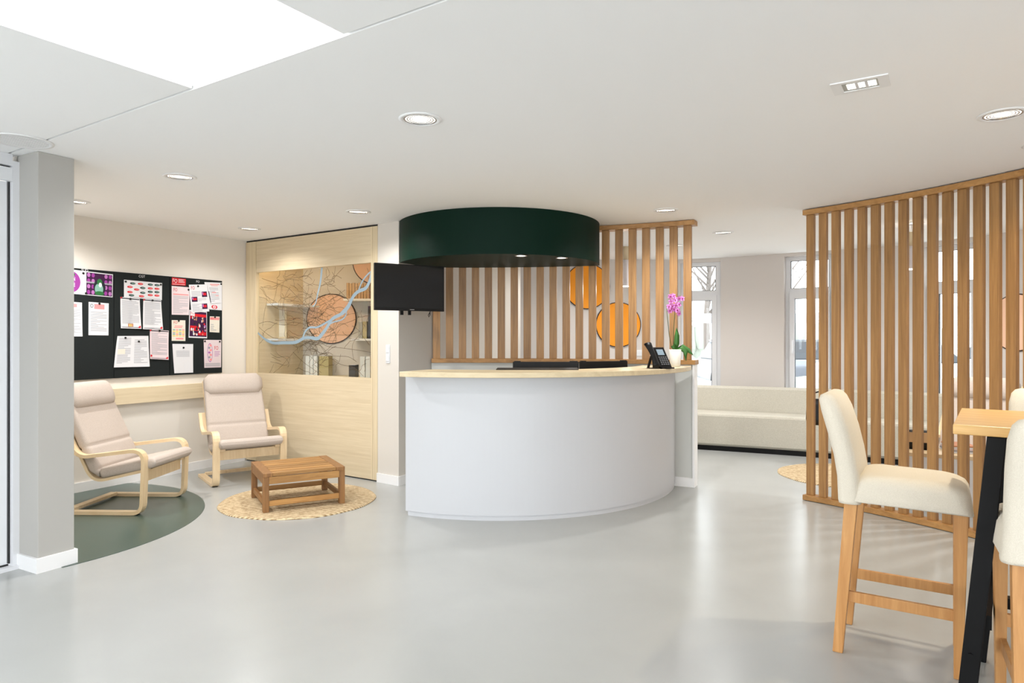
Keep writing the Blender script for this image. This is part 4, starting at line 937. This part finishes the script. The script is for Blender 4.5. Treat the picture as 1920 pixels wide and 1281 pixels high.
for i in range(ns): obj('slat', MB().box(-hx+.071, hx-.071, -hy+sw*i+.008, -hy+sw*(i+1)-.008, zt3-.026, zt3-.001), 'acacia', ct, local=True, bevel=.002)

# ------------------------------------------------------------------ bar table and stools
ZB = 1.05
q0, q1, q2 = G(1786.6, 795.9, ZB), G(1802.8, 765.2, ZB), G(1886, 801.2, ZB)
bd = (V2(q1)-V2(q0)).normalized(); be = Vector((bd.y, -bd.x)); bw = (V2(q1)-V2(q0)).dot(bd); BLn = 1.3
brz = math.atan2(be.y, be.x); bo = V2(q0)
bt = thing('bar_table', 'tall bar table with thick wooden top and black steel legs', 'bar table', tuple(V3(bo+be*BLn/2+bd*bw/2, 0)), brz)
nst = 12; m = MB().box(-BLn/2, BLn/2, -bw/2, bw/2, ZB-.034, ZB); obj('table_top', m, 'stave', bt, local=True, bevel=.003)
hw = .056
def legbar(x0, x1, y):       # top x, foot x, lateral position
    h = hw/2
    return MB().hexa([(x1-h, y-h, 0), (x1+h, y-h, 0), (x1+h, y+h, 0), (x1-h, y+h, 0)], [(x0-h, y-h, ZB-.036), (x0+h, y-h, ZB-.036), (x0+h, y+h, ZB-.036), (x0-h, y+h, ZB-.036)])
lx0, lx1 = BLn/2-.125, BLn/2-.03; ly = bw/2-.045
for sx in (-1, 1):
    for sy in (-1, 1):
        k_in = .03 if sy > 0 else 0
        obj('leg', legbar(sx*(lx0-k_in), sx*(lx1-k_in), sy*ly), 'black_metal', bt, local=True, bevel=.003)
    obj('top_bar', MB().box(sx*(lx0-.03)-.022, sx*(lx0-.03)+.022, -ly+.03, ly-.03, ZB-.09, ZB-.036), 'black_metal', bt, local=True)
    tx = lx0+(lx1-lx0)*.66-.03
    obj('foot_bar', MB().box(sx*tx-.018, sx*tx+.018, -ly+.03, ly-.03, .33, .38), 'black_metal', bt, local=True)
obj('foot_bar', MB().box(-tx+.021, tx-.021, -.02, .02, .335, .375), 'black_metal', bt, local=True)
b_ = MB(); disc_on(b_, (0, -1, 0), .008, .005, Vector((-lx1+.02, -ly-.029, .25))); obj('bolt', b_, 'black_metal', bt, local=True)
def stool(label, loc, rz):
    t = thing('bar_stool', label, 'bar stool', loc, rz, group='cream covered bar stools')
    # seat cover with skirt: local x forward
    rings = []
    for z, gx, w, r, dx in ((.655, .43, .425, .035, .0), (.66, .436, .43, .035, 0), (.70, .425, .42, .045, 0), (.735, .415, .41, .055, 0), (.757, .39, .385, .06, 0), (.768, .35, .345, .06, 0), (.772, .28, .28, .06, 0)):
        rings.append([Vector((x+.005+dx, y, z-(.018*max(0, (x-.05))/.17 if z > .69 else 0)+(.006*math.sin(y*34+x*20) if z < .67 else 0))) for x, y in rrect(gx, w, r, 5)])
    obj('seat_cover', MB().loft(rings), 'cover', t, local=True)
    rings = []
    for z, xc, th, w, r in ((.648, -.215, .085, .43, .03), (.66, -.216, .088, .432, .03), (.76, -.222, .085, .425, .034), (.85, -.236, .085, .425, .038), (.95, -.26, .088, .425, .04), (1.04, -.287, .085, .42, .04), (1.085, -.302, .072, .40, .034), (1.103, -.308, .05, .37, .024), (1.109, -.31, .025, .33, .012)):
        rings.append([Vector((xc+x, y+(.004*math.sin(z*60) if z < .7 else 0), z)) for x, y in rrect(th, w, r, 5)])
    obj('back_cover', MB().loft(rings), 'cover', t, local=True)
    for sy in (-1, 1):
        y = sy*.17; y2 = sy*.163
        obj('leg', MB().hexa([(-.282, y-.018, 0), (-.242, y-.018, 0), (-.242, y+.018, 0), (-.282, y+.018, 0)], [(-.235, y-.021, .66), (-.185, y-.021, .66), (-.185, y+.021, .66), (-.235, y+.021, .66)]), 'stool_wood', t, local=True, bevel=.003)
        obj('leg', MB().hexa([(.155, y-.015, 0), (.187, y-.015, 0), (.187, y+.015, 0), (.155, y+.015, 0)], [(.155, y-.022, .67), (.205, y-.022, .67), (.205, y+.022, .67), (.155, y+.022, .67)]), 'stool_wood', t, local=True, bevel=.003)
        obj('stretcher', MB().beam((-.225, y2, .245), (.157, y2, .245), .018, .045), 'stool_wood', t, local=True, bevel=.002)
    obj('foot_rail', MB().beam((.172, -.156, .33), (.172, .156, .33), .02, .045), 'stool_wood', t, local=True, bevel=.002)
    return t
rn, rf = V2(G(1570, 1219)), V2(G(1591, 1170)); fz = -math.radians(33)
fwd = Vector((math.cos(fz), math.sin(fz))); lat = Vector((-fwd.y, fwd.x)); mid_ = (rn+rf)/2
s1 = stool('cream covered bar stool with its whole frame in view before the slat partition', tuple(V3(mid_+fwd*.262, 0)), fz)
bl2 = V2(G(1888, 790, 1.1)); az = math.atan2(bd.y, bd.x); fw2 = Vector((math.cos(az), math.sin(az))); rt2 = Vector((fw2.y, -fw2.x))
az2 = math.radians(61); fw3 = Vector((math.cos(az2), math.sin(az2))); rt3 = Vector((fw3.y, -fw3.x))
s2 = dup(s1, tuple(V3(bl2+rt3*.215+fw3*.325, 0)), az2, 'nearest cream bar stool, cut off by the right edge before the table')
bl3 = V2(G(1889, 731, 1.1)); s3 = dup(s1, tuple(V3(bl3+rt2*.215-fw2*.31, 0)), az+math.pi, 'farthest cream bar stool, seen behind the table top at the right edge')

# ------------------------------------------------------------------ waiting area behind the slat partition
zx = G(1775, 848, .45); zrz = -.5
bt2 = thing('side_table', 'white box side table with wooden top behind the slat partition', 'side table', (zx.x, zx.y+.1, 0), zrz)
for i, (x0, x1, y0, y1) in enumerate(((-.24, -.22, -.22, .22), (.22, .24, -.22, .22), (-.219, .219, .2, .22), (-.219, .219, -.22, -.2))): obj('side', MB().box(x0, x1, y0, y1, .0005, .42), 'white_paint', bt2, local=True)
obj('table_top', MB().box(-.26, .26, -.24, .24, .4205, .45), 'birch', bt2, local=True, bevel=.003)
sbp = (Matrix.Translation(bt2.location) @ bt2.rotation_euler.to_matrix().to_4x4())
p = sbp @ Vector((-.13, 0, .4505)); bb2 = thing('shoulder_bag', 'dark bag on the white side table behind the slats', 'bag', tuple(p), zrz)
obj('body', MB().loft([[(x, y, z) for x, y in rrect(w, d, .03)] for z, w, d in ((0, .18, .12), (.1, .2, .13), (.15, .17, .05))]), 'black_plastic', bb2, local=True)
obj('flap', MB().box(-.085, .085, -.072, -.066, .06, .14), 'tan_book', bb2, local=True)
p = sbp @ Vector((.12, 0, .4505)); mg = thing('magazine_pile', 'small pile of magazines on the white side table', 'magazines', tuple(p), zrz+.2)
for k in range(5): obj('magazine', MB().box(-.09+.004*k, .09+.003*k, -.12, .12, .001+k*.012, .0115+k*.012), ['paper', 'ink', 'paper_pink', 'paper', 'skin_print'][k], mg, local=True)
ch3 = dup(ch1, (4.05, 5.95, 0), math.radians(215), 'cream cushioned bentwood armchair behind the slat partition'); ch3.location.z = .0
# wall discs, outlet, pendants
bn = Vector((0, -1, 0)); yb_ = W0.y-.014
for x, y, r, lab in ((1100.7, 537, 43, 'upper orange round wall panel with dark rim behind the slats'), (1159, 609, 42.5, 'lower orange round wall panel with dark rim behind the slats')):
    yy = yb_ if y < 600 else yb_; c = AT(x, y, yy); wall_disc('round_panel', c, bn, r/F*yy, 'orange_disc', lab, group='orange wall discs')
c = AT(1198, 662, W0.y-.001); t = thing('wall_socket', 'white wall socket low on the wall behind the slats', 'wall socket', tuple(c))
obj('plate', MB().box(c.x-.04, c.x+.04, c.y-.008, c.y-.0005, c.z-.04, c.z+.04), 'white_satin', t, bevel=.002); obj('insert', MB().box(c.x-.022, c.x+.022, c.y-.0095, c.y-.0083, c.z-.022, c.z+.022), 'frame_white', t)
n4 = Vector((-(W5-W4).y, (W5-W4).x, 0)).normalized(); n4 = n4 if n4.y < 0 or n4.x < 0 else -n4
c = onplane(1906, 605, V3(W4, 0)+n4*.012, n4); wall_disc('round_panel', c-n4*.011, n4, .29, 'peach_disc', 'peach round wall panel behind the far end of the slat partition')
def pendant(x, yc0, yc1, Y, lab):
    t0 = AT(x, yc0, Y); b0 = AT(x, yc1, Y); t = thing('pendant_lamp', lab, 'pendant lamp', (t0.x, t0.y, b0.z), group='pendant lamps')
    h = t0.z-b0.z; X = (t0.x, t0.y)
    obj('cord', MB().tube([(X[0], X[1], HC-.001), (X[0]+.004, X[1], (HC+t0.z)/2), (X[0], X[1], t0.z)], .003), 'ink', t)
    obj('cap', MB().cyl(X, .045, .045, b0.z+h*.62, t0.z), 'ash_v', t)
    obj('shade', MB().lathe((X[0], X[1], b0.z), [(.075, 0), (.075, h*.5), (.05, h*.62), (.045, h*.62), (.07, h*.5), (.07, 0)], cap=False), 'shade_white', t)
    obj('bulb', MB().sphere((X[0], X[1], b0.z+h*.3), .03, .03, .04), 'lamp_lens', t)
    li = bpy.data.lights.new('pendant', 'POINT'); li.energy = 7; li.color = (1, .93, .84); li.shadow_soft_size = .04
    lo = bpy.data.objects.new('pendant_bulb_light', li); COL.objects.link(lo); lo.parent = t; lo.location = (0, 0, -.03)
pendant(1173, 458, 537, 7.9, 'white pendant lamp with wooden cap seen through the reception slats')
pendant(1708, 436, 505, 6.2, 'white pendant lamp with wooden cap seen through the slat partition')

# ------------------------------------------------------------------ ceiling fittings
def downlight(x, y, lab, power=DL_POWER, col=(1, .985, .97), size=.105):
    p = C(x, y); t = thing('downlight', lab, 'ceiling light', (p.x, p.y, HC), group='round ceiling downlights')
    obj('rim', MB().lathe((0, 0, 0), [(size, -.0005), (size, -.004), (size*.92, -.007), (size*.78, -.006), (size*.78, -.0005)], n=40), 'white_paint', t, local=True)
    rf = MB()
    for k in range(5): r_ = size*.76*(1-k*.17); rf.lathe((0, 0, 0), [(r_, -.0006), (r_, -.0055+k*.0006), (r_*.93, -.0052+k*.0006), (r_*.93, -.0006)], n=36)
    obj('reflector', rf, 'chrome', t, local=True)
    obj('lens', MB().cyl((0, 0), size*.75, size*.75, -.0022, -.0007, 36), 'lamp_lens', t, local=True)
    li = bpy.data.lights.new('downlight', 'SPOT'); li.energy = power; li.spot_size = 2.7; li.spot_blend = .9; li.color = col; li.shadow_soft_size = .035
    lo = bpy.data.objects.new('downlight_lamp', li); COL.objects.link(lo); lo.parent = t; lo.location = (0, 0, -.02)
downlight(788, 223, 'round downlight nearest the bright light panel', col=(1, .985, .97), power=DL_POWER*.7)
downlight(337, 331, 'round downlight above the green floor circle', power=DL_POWER*1.15)
downlight(672, 397, 'round downlight in front of the wood partition', power=DL_POWER*.85)
downlight(468, 429, 'round downlight over the corner of the notice boards', power=DL_POWER*.8)
downlight(141, 378, 'round downlight half hidden by the left pillar', power=DL_POWER*1.5)
downlight(1248, 394, 'round downlight above the right end of the reception screen')
downlight(1356, 436, 'round downlight in front of the windows', col=(1, .985, .97), power=DL_POWER*.7)
downlight(1880, 214, 'large round downlight at the right edge above the bar stools', power=DL_POWER*1.1, col=(1, .86, .66))
def downlight_at(x, y, lab, **k):
    yy = HZ-(HC-EYE)*F/y; downlight(960+x/y*F, yy, lab, **k)
downlight_at(.75, 8.1, 'round downlight behind the left part of the reception slats', power=DL_POWER*.7); downlight_at(1.9, 7.8, 'round downlight behind the right part of the reception slats', power=DL_POWER*1.2)  # unseen downlights added to brighten the wall behind the slats
downlight_at(3.75, 6.3, 'round downlight behind the slat partition over the armchair', power=DL_POWER*1.2); downlight_at(3.9, 4.9, 'round downlight behind the near end of the slat partition', power=DL_POWER*1.2)  # two more added, out of view, to light the waiting area
downlight_at(2.95, 3.72, 'round warm downlight close to the slat partition beyond the right edge', power=DL_POWER*.6, col=(1, .82, .58))
p = C(1613, 158); q1 = C(1560, 165); q2_ = C(1668, 145); ez = math.atan2(q2_.y-q1.y, q2_.x-q1.x); Lr = (V2(q2_)-V2(q1)).length
t = thing('emergency_light', 'small rectangular recessed light fitting in the ceiling', 'emergency light', (p.x, p.y, HC), ez)
m = MB(); hw_, hd = Lr/2, .075
for b in ((-hw_, hw_, -hd, -hd+.022), (-hw_, hw_, hd-.022, hd), (-hw_, -hw_+.04, -hd+.022, hd-.022), (hw_-.04, hw_, -hd+.022, hd-.022)): m.box(b[0], b[1], b[2], b[3], -.006, -.0005)
obj('frame', m, 'white_paint', t, local=True); obj('diffuser', MB().box(-hw_+.04, hw_-.04, -hd+.022, hd-.022, -.002, -.0006), 'grey_binder', t, local=True)
for k in (-.5, -.08, .16, .5): obj('rib', MB().box(k*Lr*.7-.006, k*Lr*.7+.006, -hd+.024, hd-.024, -.005, -.0021), 'frame_white', t, local=True)
obj('lamp', MB().box(-.05, .06, -.03, .03, -.0048, -.0022), 'lamp_lens', t, local=True)
p = C(40, 264); t = thing('ceiling_vent', 'round slotted air vent in the ceiling above the pillar', 'vent', (p.x, p.y, HC), math.atan2(U.y, U.x))
obj('rim', MB().lathe((0, 0, 0), [(.15, -.0005), (.15, -.005), (.125, -.007), (.125, -.0005)], n=40), 'white_paint', t, local=True)
obj('backing', MB().cyl((0, 0), .124, .124, -.0015, -.0006, 36), 'ink', t, local=True)
for k in range(9):
    y = -.1+k*.025; hl = math.sqrt(.122**2-y*y); obj('slat', MB().box(-hl, hl, y-.009, y+.009, -.006, -.0016), 'white_paint', t, local=True)

# ------------------------------------------------------------------ outdoors beyond the windows
o = obj('ground', MB().box(-30, 60, -40, 90, -.4, -.14), 'gravel'); o['kind'] = 'structure'; o['label'] = 'pale ground outside'
def tree(x, y, h, lab, seed):
    r = random.Random(seed); t = thing('bare_tree', lab, 'tree', (x, y, -.14), group='bare trees outside'); m = MB(); tw = MB()
    m.tube([(0, 0, 0), (.1*r.uniform(-1, 1), 0, h*.3), (.2*r.uniform(-1, 1), .1, h*.62)], [.16, .13, .08], 6)
    for k in range(16):
        z = h*(.28+.34*k/16); a = r.uniform(0, 6.28); L = h*r.uniform(.22, .4); e = Vector((math.cos(a)*L*.6, math.sin(a)*L*.6, z+L*.7)); m.tube([(0, 0, z), (e.x*.5, e.y*.5, z+L*.3), e], [.05, .035, .015], 5)
        for j in range(7):
            s = Vector((e.x*r.uniform(.4, 1), e.y*r.uniform(.4, 1), z+L*r.uniform(.25, .7))); d = Vector((r.uniform(-1, 1), r.uniform(-1, 1), r.uniform(.2, 1.2)))*L*.35; tw.tube([s, s+d*.5+Vector((.05, 0, .05)), s+d], [.014, .01, .005], 4)
    obj('trunk', m, 'bark', t, local=True); q = obj('twigs', tw, 'bark', t, local=True)
tree(8.6, 29.5, 8, 'bare winter tree seen through the glazed door', 1); tree(11.5, 29.5, 7, 'bare winter tree at the right pane of the glazed door', 2); tree(16.6, 29, 8, 'bare winter tree outside the sofa window', 3); tree(5.2, 29.5, 9, 'taller bare tree farther off', 4); tree(21.5, 28, 8, 'bare winter tree farther right outside', 5)
hb = MB(); r = random.Random(2)
def hedge(x0, x1, y, z1, lab):
    m = MB()
    for k in range(60):
        x = r.uniform(x0, x1); m.sphere((x, y+r.uniform(-.3, .3), z1*r.uniform(.2, .8)), .4, .35, z1*.35, 7, 5)
    tag(obj('hedge', m, 'hedge'), lab, 'hedge')
hedge(2.5, 9, 13.0, .55, 'low clipped hedge outside the windows'); hedge(5, 24, 38, 2.6, 'tall grey hedge beyond the car park')
fn = thing('picket_fence', 'low pale picket fence outside the glazed door', 'fence', (4, 11.6, -.14))
for k in range(34): obj('picket', MB().box(2+k*.14, 2.05+k*.14, 11.6, 11.63, -.139, .62), 'fence_grey', fn)
obj('rail', MB().box(2, 6.75, 11.631, 11.66, .45, .5), 'fence_grey', fn)
cpt = thing('carport', 'long flat white carport roof outside', 'carport', (7, 23, -.14))
obj('roof', MB().box(3, 13.5, 21.5, 26, 1.95, 2.15), 'roof_white', cpt)
for x in (3.6, 6.9, 10.2, 13): obj('post', MB().box(x, x+.14, 22, 22.14, -.139, 1.949), 'fence_grey', cpt)
def car(x, y, rz, paint, lab):
    t = thing('parked_car', lab, 'car', (x, y, -.14), rz, group='parked cars outside'); W_ = .82
    pr = [(-2.1, .3), (2.1, .3), (2.12, .62), (1.5, .84), (.9, .9), (-1.9, .92), (-2.1, .75)]; m = MB()
    m.loft([[Vector((a, s*W_, z)) for a, z in pr] for s in (-1, 1)], True, False); obj('body', m, paint, t, local=True, bevel=.05)
    pr = [(-1.75, .921), (1.0, .901), (.35, 1.4), (-1.2, 1.42)]; m = MB(); m.loft([[Vector((a, s*(.76 if z < 1.2 else .6), z)) for a, z in pr] for s in (-1, 1)], True, False); obj('cabin', m, 'car_glass', t, local=True, bevel=.04)
    obj('roof', MB().box(-1.15, .32, -.6, .6, 1.425, 1.46), paint, t, local=True)
    for a in (-1.3, 1.35):
        for s in (-1, 1): m = MB(); disc_on(m, (0, s, 0), .31, .02, Vector((a, s*.83, .31))); obj('wheel', m, 'tyre', t, local=True)
car(6.4, 19.5, 1.5, 'car_dark', 'dark car parked outside the glazed door'); car(8.4, 20, 1.5, 'car_dark', 'second dark car parked outside'); car(9.7, 16.5, .2, 'car_white', 'white car parked outside the sofa window'); car(14.6, 19, .3, 'car_white', 'white car parked farther right outside')
